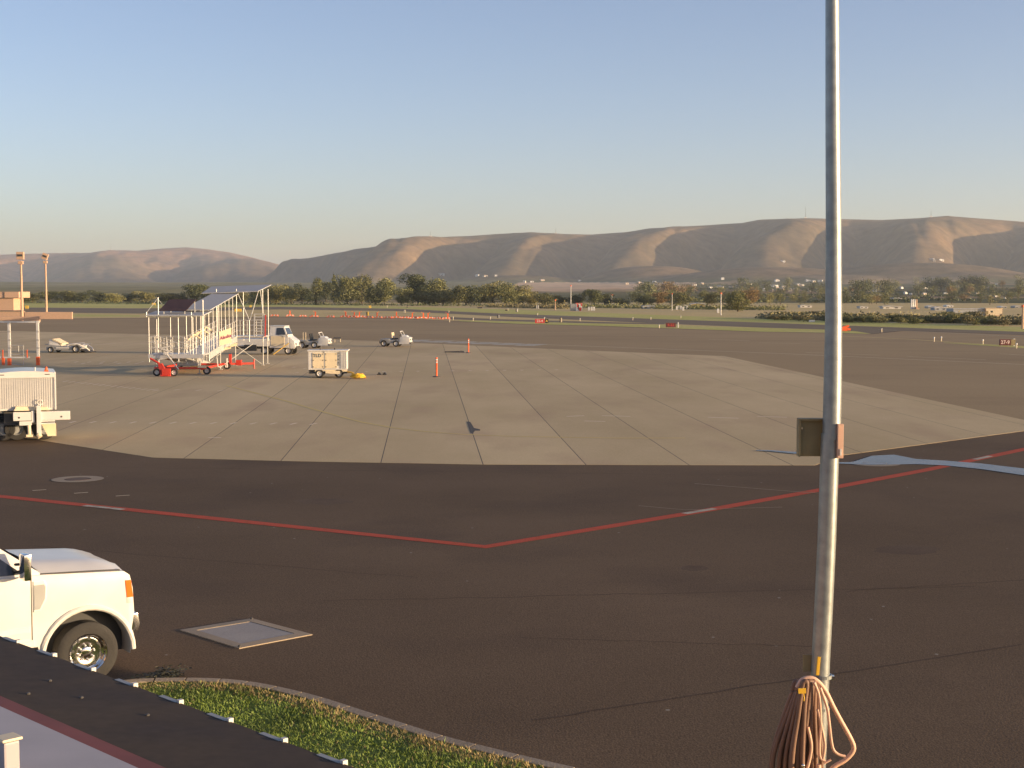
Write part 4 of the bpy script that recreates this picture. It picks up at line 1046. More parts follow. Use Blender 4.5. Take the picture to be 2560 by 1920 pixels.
for x, w in ((-.11, .58), (.97, .98)):
    b = MB().box((x, -.22, .90), (w, .07, .30)).build('bumper_bar', M['white'], tr, bevel=0.015)
    MB().lathe([(.03, .035), (.045, .03), (.046, .002)], (x + (-.1 if x < 0 else .2), -.22, .86), 12, 'y', -1).build('reflector', M['dark'], b)
MB().box((.43, -.27, .74), (.15, .10, 1.02)).build('tow_mast', M['white'], tr, bevel=0.015)
MB().box((.24, -.2, .88), (.10, .08, .40)).build('tow_mast', M['white'], tr, bevel=0.015)
MB().tube([(.40, -.32, .28), (.46, -.36, .18)], .09, 10).tube([(.10, -.28, .60), (.12, -.28, .28)], .06, 8).box((.12, -.30, .24), (.22, .14, .08)).build('tow_jaw', M['cream'], tr)
MB().box((0.0, -.2, .66), (.4, .08, .14)).box((.70, -.2, .72), (.52, .06, .05)).box((.70, -.2, .64), (.52, .06, .04)).build('step', M['white'], tr)
MB().hexa([(.72, .15, .16), (1.0, .15, .16), (1.0, .17, .16), (.72, .17, .16)], [(.52, .15, .60), (1.0, .15, .60), (1.0, .17, .60), (.52, .17, .60)]).build('mud_flap', M['cream'], tr)
for x, z in ((-1.2, 1.02), (.48, 1.36)):
    pts = [(x + .085 * math.cos(2 * PI * k / 16), -.10, z + .085 * math.sin(2 * PI * k / 16)) for k in range(17)]
    MB().tube(pts, .018, 6).tube([(x, -.1, z - .09), (x, -.1, z - .34)], .03, 6).build('ring_handle', M['white_dull'], tr)
MB().box((0, 1.4, .80), (1.4, 2.4, .45)).build('chassis', M['dark'], tr)
for x in (-.75, -.30, .62):
    for y in (.75, 2.1): wheel(tr, (x, y, .42), .42, .30, -1, rim=M['grey'])
# separate drawbar lying at the very edge of the view
p = g(8, 1094)
dbm = thing('trailer_drawbar', 'pale yellow A shaped drawbar cut by the picture edge beside the box trailer', 'drawbar', (p.x, p.y, .03))
MB().tube([(-.5, .1, .95), (-.05, .05, .95), (.22, 0, .50)], .04, 8).build('arm', M['cream'], dbm)
MB().prism([(-.4, .08), (.08, .06), (.20, .40), (.12, .52), (-.4, .58)], -.15, .15, 'y').build('head', M['cream'], dbm, bevel=0.03)
MB().tube([(-.3, -.4, .03), (.05, -.5, .03)], .045, 8).tube([(-.10, -.4, .03), (-.05, -.4, .24)], .03, 8).build('foot', M['yellow'], dbm)

# ------------------------------------------------------------------ portal frame further back at the left
p = g(58, 914)
pf = thing('portal_frame', 'white steel portal frame with orange feet standing behind the box trailer', 'frame', (p.x, p.y, .027))
s_px = 5.2 / 187.0
for x in (-2.35, -.93, 1.06):
    t_ = MB().box((x, 0, 1.72), (.17, .17, 2.75)).build('column', M['white'], pf, bevel=0.015)
    for z_ in (2.35, 1.75, 1.2):
        MB().box((x, 0, z_), (.185, .185, .13)).build('joint_band', M['galv_dull'], t_)
    MB().box((x - .02, 0, .30), (.22, .20, .60)).build('foot', M['orange'], pf, bevel=0.01)
MB().box((-.75, 0, 3.02), (3.9, .14, .12)).build('cross_beam', M['white'], pf)
MB().box((-.6, .1, 3.24), (3.4, .3, .28)).build('hoist_housing', M['salmon'], pf, bevel=0.06)
MB().box((1.08, .1, 3.22), (.26, .26, .40)).build('hoist_end', M['salmon'], pf, bevel=0.05)
MB().box((-.9, -.1, .55), (2.8, .08, .10)).build('lower_bar', M['white'], pf)
for a, b in (((-.78, 0, 1.38), (.05, 0, 1.38)), ((-.78, 0, .75), (.05, 0, .75)), ((-.78, 0, .05), (.05, 0, .05)), ((.03, 0, .05), (.03, 0, 1.38)), ((-.3, 0, .95), (-.3, 0, 1.38))):
    MB().tube([a, b], .028, 6).build('guard_rail', M['galv_dull'], pf)
for x in (-1.35, .34):
    MB().box((x, -.14, .80), (.06, .06, .55)).build('marker_post', M['orange'], pf)
MB().box((-1.35, -.1, .28), (.18, .12, .5)).build('marker_foot', M['orange'], pf)

# ------------------------------------------------------------------ orange delineator posts, chocks
dl = None
for i, (x, y, h, lab) in enumerate(((1091.5, 943.5, 1.19, 'orange delineator post on the concrete, the nearer of the two'), (1171, 883, 1.2, 'orange delineator post on the concrete, the farther of the two'))):
    p = g(x, y)
    if dl is None:
        dl = thing('delineator_post', lab, 'post', (p.x, p.y, .027), 0, 'orange delineator posts on the apron')
        MB().lathe([(0, .25), (.03, .25), (.05, .20), (.055, .06), (.06, .001)], (0, 0, 0), 16, 'z').build('base', M['dark'], dl)
        MB().lathe([(.05, .055), (1.08, .052), (1.12, .07), (1.17, .06), (1.18, .001)], (0, 0, 0), 14, 'z').build('tube', M['orange'], dl, smooth=True)
        for z_ in (.85, 1.0): MB().lathe([(z_, .0555), (z_ + .08, .0555)], (0, 0, 0), 14, 'z').build('reflective_band', M['white_dull'], dl)
    else:
        copy_tree(dl, (p.x, p.y, .027), .4, lab)
def small(name, px, py, lab, cat, make, z=.027):
    p = g(px, py); t = thing(name, lab, cat, (p.x, p.y, z)); make(t); return t
def chocks(t):
    for k, x in enumerate((-.22, .12)):
        MB().prism([(x - .13, 0), (x + .13, 0), (x + .03, .15), (x - .03, .15)], -.2, .2, 'y').build('block', M['black'], t, bevel=.01)
    MB().tube([(-.22, 0, .14), (-.05, -.1, .05), (.12, 0, .14), (.5, .05, .03), (-.9, .1, .03)][:3], .02, 6).build('rope', M['cream'], t)
small('wheel_chock', 957, 938, 'pair of dark wheel chocks joined by a rope left of the nearer orange post', 'chocks', chocks)
def bar(t):
    MB().tube([(-.9, 0, .05), (.6, 0, .07)], .05, 8).build('shaft', M['dark'], t)
    MB().hexa([(.3, -.3, 0), (.8, -.3, 0), (.8, .3, 0), (.3, .3, 0)], [(.45, -.2, .16), (.72, -.2, .12), (.72, .2, .12), (.45, .2, .16)]).build('head', M['dark'], t)
small('tow_bar', 1138, 882, 'dark tow bar lying on the concrete left of the farther orange post', 'tow bar', bar)
def dolly(t):
    MB().box((0, 0, .42), (.75, .5, .14)).build('tray', M['dark'], t, bevel=.02)
    for x in (-.28, .28): MB().tube([(x, 0, 0), (x, 0, .36)], .03, 6).build('leg', M['cream'], t)
small('equipment_stand', 844, 856, 'small dark stand on two pale legs right of the tug by the power unit', 'stand', dolly)
# ------------------------------------------------------------------ airfield signs
def sign(px, py, wpx, hpx, lab, face, txt=None, tm=None, extra=None, rz=0.0, post=False, cat='sign', name='airfield_sign'):
    p = g(px, py); k = p.y / FPX
    w, h = wpx * k, hpx * k
    t = thing(name, lab, cat, (p.x, p.y, .03), rz)
    lift = .12 * h
    b = MB().box((0, .12, lift + h / 2), (w, .22, h)).build('panel', M[face], t, bevel=.02)
    for x in (-.35, .35): MB().box((x * w, .12, lift / 2), (.08, .08, lift)).build('leg', M['galv_dull'], t)
    if txt: text_mesh('lettering', txt, h * .82, M[tm or 'sign_text'], b, (0, -.0, lift + h / 2), (PI / 2, 0, 0), bold=h * .012)
    if extra:
        f, tx, m2, ew = extra
        e = MB().box((w / 2 + ew * k / 2 + .04, .12, lift + h / 2), (ew * k, .22, h)).build('side_panel', M[f], t, bevel=.02)
        if tx: text_mesh('lettering', tx, h * .82, M[m2], e, (w / 2 + ew * k / 2 + .04, 0, lift + h / 2), (PI / 2, 0, 0), bold=h * .012)
    if post:
        MB().box((w / 2 + .35, .1, h * .62), (.16, .16, h * 1.24)).build('end_post', M['white_dull'], t)
    return t
sign(1349.5, 809.5, 24, 10.5, 'bright red runway sign reading 22-4 with a small yellow and black A panel', 'sign_red', '22-4', 'sign_text', ('black', 'A', 'sign_yellow', 9))
sign(1677, 820, 25, 11, 'red runway sign coloured as back-lit with a white end post on the grass strip', 'sign_shaded', '4-22', 'sign_red', post=True)
sign(2513, 866, 27, 15, 'dull red runway sign reading 27-9 with a dark yellow side panel', 'sign_shaded', '27-9', 'sign_text', ('olive', None, None, 11), post=True)
for x, y, w, h, lab in ((384, 763, 9, 5, 'small yellow sign beyond the taxiway, directly above the left canopy of the boarding ramp'),
                        (595, 780, 17, 7, 'widest small yellow sign, seen through the boarding ramp struts'),
                        (626, 769, 5, 5, 'tiny square yellow sign just right of the widest yellow one'),
                        (925, 771, 6, 6, 'yellow square sign on the grass above the orange barricades'),
                        (67, 773, 8, 8, 'small amber sign beside the floodlight masts')):
    sign(x, y, w, h, lab, 'sign_yellow')
def vboard(px, py, w, h, lab, m1, m2):
    p = g(px, py); k = p.y / FPX
    t = thing('marker_board', lab, 'marker', (p.x, p.y, .02))
    MB().box((-w * k * .25, .05, h * k / 2), (w * k * .5, .1, h * k)).build('dark_half', M[m1], t)
    MB().box((w * k * .25, .05, h * k / 2), (w * k * .5, .14, h * k)).build('pale_half', M[m2], t)
vboard(1402, 806, 6, 11, 'narrow black and yellow upright board right of the bright red sign', 'black', 'cream')
vboard(919, 789, 6, 9, 'black and yellow upright board among the orange barricades', 'black', 'sign_yellow')
vboard(1292, 780, 6, 8, 'grey and white upright board on the far grass', 'dark', 'white_dull')
vboard(1246, 795, 6, 7, 'black board with pale edge on the tan strip', 'black', 'galv_dull')
vboard(1012, 782, 4, 7, 'short pale board behind the row of orange barricades', 'galv_dull', 'cream')
# white box left of the metal pole on the far grass
sign(2030, 806, 15, 5, 'long white box on the far grass close to the metal pole', 'white', cat='box', name='equipment_box')
# orange heap on the strip right of the pole
p = g(2111, 828); k = p.y / FPX
t = thing('barricade_stack', 'heap of orange and white barricade boards at the tip of the grass strip', 'barricades', (p.x, p.y, .03))
for i, (dx, dz, ry) in enumerate(((-.2, .3, .5), (.1, .5, -.3), (.3, .3, .2), (0, .15, 0))):
    MB().box((dx, .1 * i, dz), (1.1, .08, .28), (0, ry, 0)).build('board', M['orange'], t)
MB().hexa([(-.9, 0, 0), (-.3, 0, 0), (-.3, .2, 0), (-.9, .2, 0)], [(-.8, 0, .1), (-.3, 0, .35), (-.3, .2, .35), (-.8, .2, .1)]).build('white_board', M['white'], t)

# ------------------------------------------------------------------ low barricades along the tan strip
rb = random.Random(11)
bx = [(686, 791), (725, 791), (757, 792), (785, 793), (826, 793.5), (862, 793.5), (880, 794), (903, 794), (922, 795), (946, 795.5), (969, 796), (991, 796), (1013, 796.5), (1034, 797), (1054, 797), (1074, 797.5), (1093, 798), (1115, 798.5)]
for i, (x, y) in enumerate(bx):
    p = g(x, y)
    t = thing('barricade', ORD[i] + ' low orange barricade from the ramp end of the row along the grass', 'barricade', (p.x, p.y, .03), rb.uniform(-.2, .2), 'low barricades along the grass edge')
    w = rb.uniform(1.2, 1.9)
    MB().box((0, 0, .22), (w, .25, .24)).build('rail', M['orange'], t, bevel=.02)
    for s_ in (-.38, 0, .38): MB().box((s_ * w, -.14, .22), (.22, .03, .22)).build('stripe', M['white_dull'], t)
    for s_ in (-1, 1): MB().box((s_ * w * .42, 0, .06), (.3, .5, .12)).build('foot', M['orange'], t)
    if i in (1, 3, 5, 6, 7, 9, 11, 13, 14, 15, 17):
        MB().box((rb.uniform(-.5, .5), 0, .7), (.22, .1, .75)).build('upright', M['orange'], t)
        MB().lathe([(1.08, .07), (1.22, .06), (1.24, .001)], (0, 0, 0), 8, 'z').build('lamp', M['amber'], t)

# edge lights and little white markers along the pavements
el = [(1124, 806, 5), (1133, 800, 6), (1361, 800, 3), (1344, 789, 3), (1627, 800, 4), (1702, 796, 3), (1582, 801, 3), (1648, 821, 6), (1450, 803, 4), (2204, 831, 6), (2335, 855, 7), (2353, 854, 9), (2457, 861.5, 8), (2541, 872, 6), (1122, 782, 4), (968, 770, 5), (1270, 777, 4), (1183, 802, 5), (1226, 799, 4), (660, 759, 3), (763, 760, 3), (951, 760, 3)]
el.sort()
for i, (x, y, h) in enumerate(el):
    p = g(x, y); hh = max(.35, h * p.y / FPX)
    t = thing('edge_light', ORD[i] + ' small pale edge light post counted along the pavement edges towards the metal pole side', 'edge light', (p.x, p.y, .03), 0, 'edge light posts')
    MB().tube([(0, 0, 0), (0, 0, hh)], .05, 6).build('stem', M['cream'], t)
    MB().lathe([(hh, .09), (hh + .12, .07), (hh + .14, .001)], (0, 0, 0), 8, 'z').build('lens', M['white'], t)
# distance dark low boxes on the far grass
for i, (x, y, w, h, lab) in enumerate(((1200, 771, 12, 4, 'dark low cabinet at the foot of the last tree'), (1266, 777, 6, 3, 'small dark box on the far grass left of the grey and white board'), (1018, 769, 4, 2, 'tiny dark box on the far grass below the trees'))):
    p = g(x, y); k = p.y / FPX
    t = thing('cabinet', lab, 'cabinet', (p.x, p.y, 0))
    MB().box((0, 0, h * k / 2), (w * k, .8, h * k)).build('case', M['dark'], t, bevel=.03)
    MB().box((0, 0, h * k + .04), (w * k * 1.08, .9, .08)).build('lid', M['olive'], t)

# red and white navigation shelter with its mast
p = g(1441, 777); k = p.y / FPX
sh = thing('equipment_shelter', 'red and white equipment shelter with grey side on the far grass', 'shelter', (p.x, p.y, 0))
w, h = 30 * k, 18 * k
MB().box((-w * .28, 1.2, h / 2), (w * .42, 2.4, h * .95)).build('grey_body', M['grey'], sh, bevel=.03)
MB().box((w * .21, 1.2, h / 2), (w * .54, 2.5, h)).build('body', M['white'], sh, bevel=.03)
for x, ww, z_, hh in ((w * .1, w * .12, h * .72, h * .46), (w * .32, w * .2, h * .25, h * .46), (w * .42, w * .1, h * .8, h * .3)):
    MB().box((x, -.06, z_), (ww, .05, hh)).build('red_panel', M['red'], sh)
MB().box((w * .18, -.06, h * .5), (w * .09, .05, h * .7)).build('door', M['dark'], sh)
MB().box((w * .21, 1.2, h + .06), (w * .58, 2.7, .12)).build('roof', M['red'], sh)
def mast(px, py, toppx, r, lab, m='white_dull', name='mast', arms=0, ground=None):
    p = ground or g(px, py); k = p.y / FPX
    H = (py - toppx) * k
    t = thing(name, lab, 'mast', (p.x, p.y, p.z))
    MB().tube([(0, 0, 0), (0, 0, H)], r, 6, radii=[r, r * .6]).build('shaft', M[m], t)
    for i in range(arms):
        MB().box((0, 0, H - .4 - .9 * i), (1.6, .08, .12)).build('cross_arm', M[m], t)
    MB().lathe([(H, r * 1.6), (H + .3, r * 1.2), (H + .32, .001)], (0, 0, 0), 8, 'z').build('top_light', M['orange'], t)
    return t
mast(1427, 776, 716, .12, 'slim white and orange mast right behind the red and white shelter')
mast(1388, 775, 752, .14, 'short pinkish pole on the far grass left of the shelter', 'salmon')
mast(1680, 776, 736, .10, 'thin pale mast beside the row of white approach lights')
mast(1802, 788, 735, .12, 'tallest thin pale mast standing alone on the far grass', arms=0)
mast(1529, 755, 738, .45, 'pale blue grey tank tower among the distant bushes', 'galv_dull', 'tower')
mast(2556, 822, 768, .16, 'pinkish post at the far edge of the airfield under the house trees', 'salmon')
for i, (x, y) in enumerate(((1692, 775), (1697, 773), (1702, 774), (1708, 777), (1713, 772), (1718, 773), (1472, 777), (1479, 777), (1485, 777), (1343, 772), (1345, 772), (1795, 783), (1532, 767))):
    p = g(x, y)
    t = thing('approach_light', ORD[i] + ' low white approach light on the far grass strip, counted in no strict row', 'approach light', (p.x, p.y, 0), 0, 'white approach lights on the far grass')
    MB().box((0, 0, .55), (.5, .4, 1.0)).build('case', M['white'], t, bevel=.03)
    MB().tube([(0, 0, 0), (0, 0, .2)], .06, 6).build('stake', M['dark'], t)

# ------------------------------------------------------------------ low terminal wing, long wall and floodlight masts at the left
p = g(60, 798); k = p.y / FPX
wl = thing('perimeter_wall', 'long low salmon coloured wall at the left edge below the floodlight masts', 'wall', (p.x, p.y, 0))
MB().box((-9, .3, 19 * k / 2), (18 + 42 * k * 2 * 0, .5, 19 * k)).build('wall_panel', M['salmon'], wl, bevel=.02)
MB().box((61 * k, .3, 18 * k / 2), (118 * k, .5, 18 * k)).build('wall_panel', M['salmon'], wl, bevel=.02)
MB().box((-9, .3, 19.6 * k), (18.1, .7, .1)).build('coping', M['curb'], wl)
p = g(20, 776); k = p.y / FPX
bd = thing('hangar_block', 'flat roofed salmon hangar block at the left edge behind the floodlight mast', 'hangar', (p.x, p.y, 0))
MB().box((-12, 4, 30 * k / 2), (24 + 28 * k, 8, 30 * k)).build('wall', M['salmon'], bd)
MB().box((-12, 3.8, 39 * k), (24 + 60 * k, 9, 15 * k)).build('roof', M['salmon'], bd, bevel=.05)
MB().box((-6 * k, -.8, 39 * k), (1.2 * k, .1, 15 * k)).build('roof_seam', M['dark'], bd)
def flood(px, pb, d, top, lab, turn):
    q = at(px, pb, d); z0 = max(0, q.z); H = at(px, top, d).z
    t = thing('floodlight_mast', lab, 'floodlight', (q.x, d, 0), 0, 'floodlight masts')
    MB().tube([(0, 0, 0), (0, 0, H - 1.2)], .22, 10, radii=[.24, .15]).build('pole', M['salmon'], t)
    MB().box((0, -.1, H - 1.5), (.8, .5, .5)).build('bracket', M['salmon'], t, bevel=.03)
    hd = MB().box((0, -.25, H - .35), (1.2, .5, 1.25), (0, turn, 0)).build('lamp_head', M['salmon'], t, bevel=.05)
    MB().box((0, -.52, H - .30), (.85, .06, .35), (0, turn, 0)).build('lamp_glass', M['glass'], hd)
    return t
flood(55.5, 805, 243, 634, 'nearer floodlight mast with a square head in front of the long wall', 0)
flood(116.5, 790, 300, 637, 'farther floodlight mast with a tilted head rising behind the long wall', .35)

# ------------------------------------------------------------------ trees
def crown_mesh(seed, h, w, kindc, n):
    r = random.Random(seed)
    lobes = []
    nl = 13 if kindc != 'column' else 6
    for i in range(nl):
        if kindc == 'column':
            f = i / (nl - 1); lobes.append((r.gauss(0, w * .05), r.gauss(0, w * .05), h * (.15 + .75 * f), w * .42 * (1 - .5 * f), h * .16))
        elif kindc == 'cone':
            f = i / (nl - 1); lobes.append((r.gauss(0, w * .04), r.gauss(0, w * .04), h * (.16 + .78 * f), w * .5 * (1.02 - f) + .15, h * .09))
        else:
            a = r.uniform(0, 2 * PI); q = r.uniform(.05, .34) * w
            lobes.append((q * math.cos(a), q * math.sin(a), h * r.uniform(.20, .82), w * r.uniform(.19, .32), h * r.uniform(.13, .22)))
    vs, fs = [], []
    for _ in range(n):
        lx, ly, lz, rx, rz_ = r.choice(lobes)
        while True:
            a, b, c = r.uniform(-1, 1), r.uniform(-1, 1), r.uniform(-1, 1)
            q = a * a + b * b + c * c
            if .25 < q < 1: break
        jit = 1 + r.gauss(0, .12)
        p = Vector((lx + a * rx * jit, ly + b * rx * jit, max(.3, lz + c * rz_ * jit)))
        s = r.uniform(.10, .25) * (w / 6) ** .5
        d1 = Vector((r.gauss(0, 1), r.gauss(0, 1), r.gauss(0, 1))).normalized()
        d2 = d1.cross(Vector((r.gauss(0, 1), r.gauss(0, 1), r.gauss(0, 1)))).normalized()
        o = len(vs)
        vs += [p - d1 * s, p + d2 * s * .7, p + d1 * s * 1.1, p - d2 * s * .6]
        fs.append((o, o + 1, o + 2, o + 3))
    me = bpy.data.meshes.new('crown'); me.from_pydata(vs, [], fs); me.update()
    return me
def trunk_mesh(seed, h, w):
    r = random.Random(seed); mb = MB()
    mb.tube([(0, 0, -.3), (r.gauss(0, .1), 0, h * .3), (r.gauss(0, .2), r.gauss(0, .2), h * .7)], .2, 6, radii=[h * .028, h * .02, h * .008])
    for i in range(4):
        z = h * r.uniform(.22, .5); a = r.uniform(0, 2 * PI)
        mb.tube([(0, 0, z), (w * .16 * math.cos(a), w * .16 * math.sin(a), z + h * .12), (w * .3 * math.cos(a), w * .3 * math.sin(a), z + h * .22)], .1, 5, radii=[h * .012, h * .009, h * .004])
    me = bpy.data.meshes.new('trunk'); me.from_pydata(mb.v, [], mb.f); me.update()
    me.materials.append(M['bark'])
    return me
TREES = {}
def tree_kind(key, seed, h, w, kc, n, lm):
    c = crown_mesh(seed, h, w, kc, n); c.materials.append(M[lm])
    TREES[key] = (c, trunk_mesh(seed, h, w), h, w)
for i in range(3):
    tree_kind(('round', 'dark', i), 10 + i, 10, 9, 'round', 5200, 'leaf_dark')
    tree_kind(('round', 'mid', i), 20 + i, 10, 9, 'round', 5200, 'leaf_mid')
    tree_kind(('round', 'pale', i), 30 + i, 10, 9, 'round', 5200, 'leaf_pale')
tree_kind(('column', 'mid', 0), 41, 12, 5, 'column', 2600, 'leaf_mid')
tree_kind(('cone', 'dark', 0), 51, 12, 5, 'cone', 2600, 'leaf_mid')
tree_kind(('round', 'autumn', 0), 61, 10, 9, 'round', 4600, 'leaf_autumn')
for i in range(3):
    tree_kind(('small', 'dark', i), 70 + i, 7, 7, 'round', 800, 'leaf_dark')
    tree_kind(('small', 'mid', i), 80 + i, 7, 7, 'round', 800, 'leaf_mid')
    tree_kind(('small', 'pale', i), 90 + i, 7, 7, 'round', 800, 'leaf_autumn' if i == 2 else 'leaf_pale')
tree_kind(('bush', 'pale', 0), 101, 3, 4, 'round', 1500, 'sage')
tree_kind(('bush', 'mid', 0), 103, 3, 4, 'round', 1500, 'leaf_mid')
tree_kind(('bush', 'dark', 0), 104, 3, 4, 'round', 900, 'leaf_deep')
tree_kind(('bush', 'pale', 1), 102, 3, 4, 'round', 1500, 'leaf_pale')
def plant_tree(name, cat, key, p, h, w, lab, group, rnd_=random.Random(2)):
    c, tr_, h0, w0 = TREES[key]
    t = thing(name, lab, cat, (p.x, p.y, p.z), rnd_.uniform(0, 6.28), group)
    t.scale = (w / w0, w / w0, h / h0)
    for nm, me in (('crown', c), ('trunk', tr_)):
        o = bpy.data.objects.new(nm, me); COL.objects.link(o); o.parent = t
    return t
# the tree line behind the runway: (centre px, base px, top px, width px, kind)
TL = [(690, 762, 713, 60, ('round', 'pale', 0)), (728, 762, 716, 52, ('round', 'pale', 1)), (755, 758, 712, 50, ('round', 'dark', 0)), (790, 762, 700, 46, ('column', 'mid', 0)),
      (816, 757, 706, 44, ('round', 'dark', 1)), (836, 757, 690, 26, ('cone', 'dark', 0)), (868, 760, 687, 56, ('round', 'mid', 0)), (905, 760, 690, 62, ('round', 'mid', 1)),
      (850, 760, 715, 40, ('round', 'dark', 2)), (938, 763, 706, 48, ('round', 'dark', 0)), (962, 761, 692, 52, ('round', 'mid', 2)), (1003, 764, 718, 50, ('round', 'mid', 0)),
      (1046, 763, 688, 66, ('round', 'dark', 1)), (1085, 764, 698, 70, ('round', 'mid', 1)), (1062, 765, 728, 56, ('round', 'mid', 2)), (1108, 765, 716, 54, ('round', 'pale', 2)),
      (1147, 765, 710, 52, ('round', 'mid', 2)), (1165, 766, 714, 64, ('round', 'dark', 2)), (1200, 767, 716, 56, ('round', 'mid', 0)), (1232, 766, 704, 60, ('round', 'pale', 1)),
      (1266, 765, 704, 58, ('round', 'mid', 2)), (1300, 765, 712, 56, ('round', 'pale', 0)), (1330, 765, 724, 56, ('round', 'pale', 2)), (1362, 764, 730, 52, ('round', 'mid', 2)),
      (1395, 764, 738, 44, ('round', 'mid', 1)), (1445, 763, 732, 50, ('round', 'dark', 0)), (1487, 763, 724, 46, ('round', 'dark', 1)), (1512, 763, 734, 40, ('round', 'dark', 2)), (1550, 763, 744, 44, ('round', 'mid', 2)),
      (1610, 762, 733, 54, ('round', 'dark', 0)), (1645, 763, 730, 50, ('round', 'autumn', 0)), (1700, 763, 728, 60, ('round', 'mid', 2)), (1770, 763, 730, 46, ('round', 'mid', 0)),
      (1845, 779, 728, 66, ('round', 'mid', 1)), (1868, 768, 724, 50, ('round', 'autumn', 0)),
      (640, 762, 722, 46, ('round', 'mid', 1)), (598, 758, 726, 50, ('round', 'pale', 0)), (558, 758, 728, 50, ('round', 'mid', 2)), (492, 757, 712, 56, ('round', 'dark', 1)), (520, 757, 716, 44, ('round', 'dark', 0)),
      (448, 757, 730, 50, ('round', 'pale', 2)), (408, 757, 732, 48, ('round', 'mid', 0)), (366, 757, 728, 52, ('round', 'pale', 1)), (326, 757, 733, 50, ('round', 'mid', 2)), (286, 757, 732, 48, ('round', 'pale', 0)),
      (246, 757, 731, 50, ('round', 'dark', 2)), (206, 756, 728, 56, ('round', 'dark', 0)), (166, 756, 727, 56, ('round', 'mid', 1)), (126, 756, 730, 54, ('round', 'dark', 1)), (80, 756, 730, 60, ('round', 'mid', 0)), (30, 756, 730, 60, ('round', 'dark', 2))]
TL.sort(key=lambda q: q[0])
rt_ = random.Random(8)
KW = {'pale': 'pale yellow green', 'mid': 'olive green', 'dark': 'dark green', 'autumn': 'rusty brown'}
SW = {'round': 'bushy', 'column': 'tall narrow', 'cone': 'spire shaped'}
for i, (x, b, tp, w, key) in enumerate(TL):
    bb = min(b, 763) if b < 770 else b
    p = g(x, bb + rt_.uniform(-1.5, 0.5))
    k = p.y / FPX
    plant_tree('tree', 'tree', key, p, (bb - tp) * k * 1.04, w * k * 1.22, '%s %s tree, %s along the far tree line from the hangar side' % (SW[key[0]], KW[key[1]], ORD[i]), 'trees along the far side of the runway')
# low brush in front of the trees, counted loosely
hb = MB(); rh = random.Random(4)
def brush_band(x0, x1, y0, y1, n, hmin, hmax, mname, name):
    vs, fs = [], []
    for _ in range(n):
        x = rh.uniform(x0, x1); f = (x - x0) / (x1 - x0)
        y = y0 + (y1 - y0) * f + rh.uniform(-1.6, .6)
        c = g(x, y); r = rh.uniform(.5, 1.4); h = rh.uniform(hmin, hmax)
        for _k in range(14):
            p = c + Vector((rh.gauss(0, r * .5), rh.gauss(0, r * .5), abs(rh.gauss(0, h * .45)) + .1))
            s = rh.uniform(.12, .3)
            d1 = Vector((rh.gauss(0, 1), rh.gauss(0, 1), rh.gauss(0, 1))).normalized(); d2 = d1.cross(Vector((rh.gauss(0, 1), rh.gauss(0, 1), 1))).normalized()
            o = len(vs); vs += [p - d1 * s, p + d2 * s * .8, p + d1 * s, p - d2 * s * .7]; fs.append((o, o + 1, o + 2, o + 3))
    mb = MB(); mb.v = vs; mb.f = fs
    return kind(mb.build(name, M[mname]), 'stuff')
brush_band(-40, 1235, 757.5, 766, 420, .5, 1.3, 'leaf_dark', 'undergrowth')
brush_band(1220, 1420, 768, 772, 300, .6, 1.5, 'sage', 'sagebrush')
brush_band(1900, 2600, 797, 812, 900, .5, 1.2, 'sage', 'sagebrush')
brush_band(1420, 1960, 769, 776, 420, .6, 1.6, 'leaf_mid', 'undergrowth')
# shrubs along the far verge on the right
for i in range(88):
    f = i / 87
    x = 1930 + f * 620 + rt_.uniform(-7, 7)
    p = g(x, 800 + f * 14 + rt_.uniform(-9, 3)); k = p.y / FPX
    big = 1.0 + (.8 if x > 2330 and x < 2480 else 0) * rt_.random()
    key = ('bush', ('pale', 'pale', 'mid')[i % 3], (0, 1, 0)[i % 3])
    plant_tree('shrub', 'shrub', key, p, rt_.uniform(13, 20) * k * big, rt_.uniform(34, 50) * k, '%s shrub, %s along the far verge counted away from the metal pole' % (('grey green', 'pale green', 'darker green')[i % 3], ORD[i]), 'shrubs along the far verge')
# ------------------------------------------------------------------ far buildings near the verge
def shed(px, py, wpx, hpx, lab, wallm, roofm, rise=.25, depth=None, cat='building', name='building', win=0, rz=0.0, z=None, group=None):
    p = g(px, py) if z is None else z
    k = p.y / FPX; w, h = wpx * k, hpx * k; d = depth or w * .7
    t = thing(name, lab, cat, (p.x, p.y, p.z), rz, group)
    hw = h * (1 - rise)
    MB().prism([(-w / 2, 0 if z is None else -1.5), (w / 2, 0 if z is None else -1.5), (w / 2, hw), (0, h * .97), (-w / 2, hw)], 0, d, 'y').build('wall', wallm, t)
    mb = MB(); e = .06 * w; tt = .04 * w + .03
    for s_ in (-1, 1):
        mb.hexa([(s_ * (w / 2 + e), -e, hw - e * (h - hw) / (w / 2)), (0, -e, h * .97), (0, d + e, h * .97), (s_ * (w / 2 + e), d + e, hw - e * (h - hw) / (w / 2))],
                [(s_ * (w / 2 + e), -e, hw + tt - e * (h - hw) / (w / 2)), (0, -e, h * .97 + tt), (0, d + e, h * .97 + tt), (s_ * (w / 2 + e), d + e, hw + tt - e * (h - hw) / (w / 2))])
    mb.build('roof', roofm, t)
    for i in range(win):
        MB().box((-w / 2 + w * (i + .5) / win, -.03, hw * .55), (w / win * .35, .06, hw * .4)).build('window', M['glass'], t)
    return t
p = g(2473, 790); k = p.y / FPX
wh = thing('warehouse', 'long blue grey warehouse with a bright pink end wall above the shrubs', 'warehouse', (p.x, p.y, 0))
MB().box((-45 * k, 3, 17 * k / 2), (85 * k, 5, 17 * k)).build('wall', M['canopy'], wh)
MB().box((-45 * k, 3, 17.8 * k), (87 * k, 5.4, 1.6 * k)).build('roof', M['galv_dull'], wh)
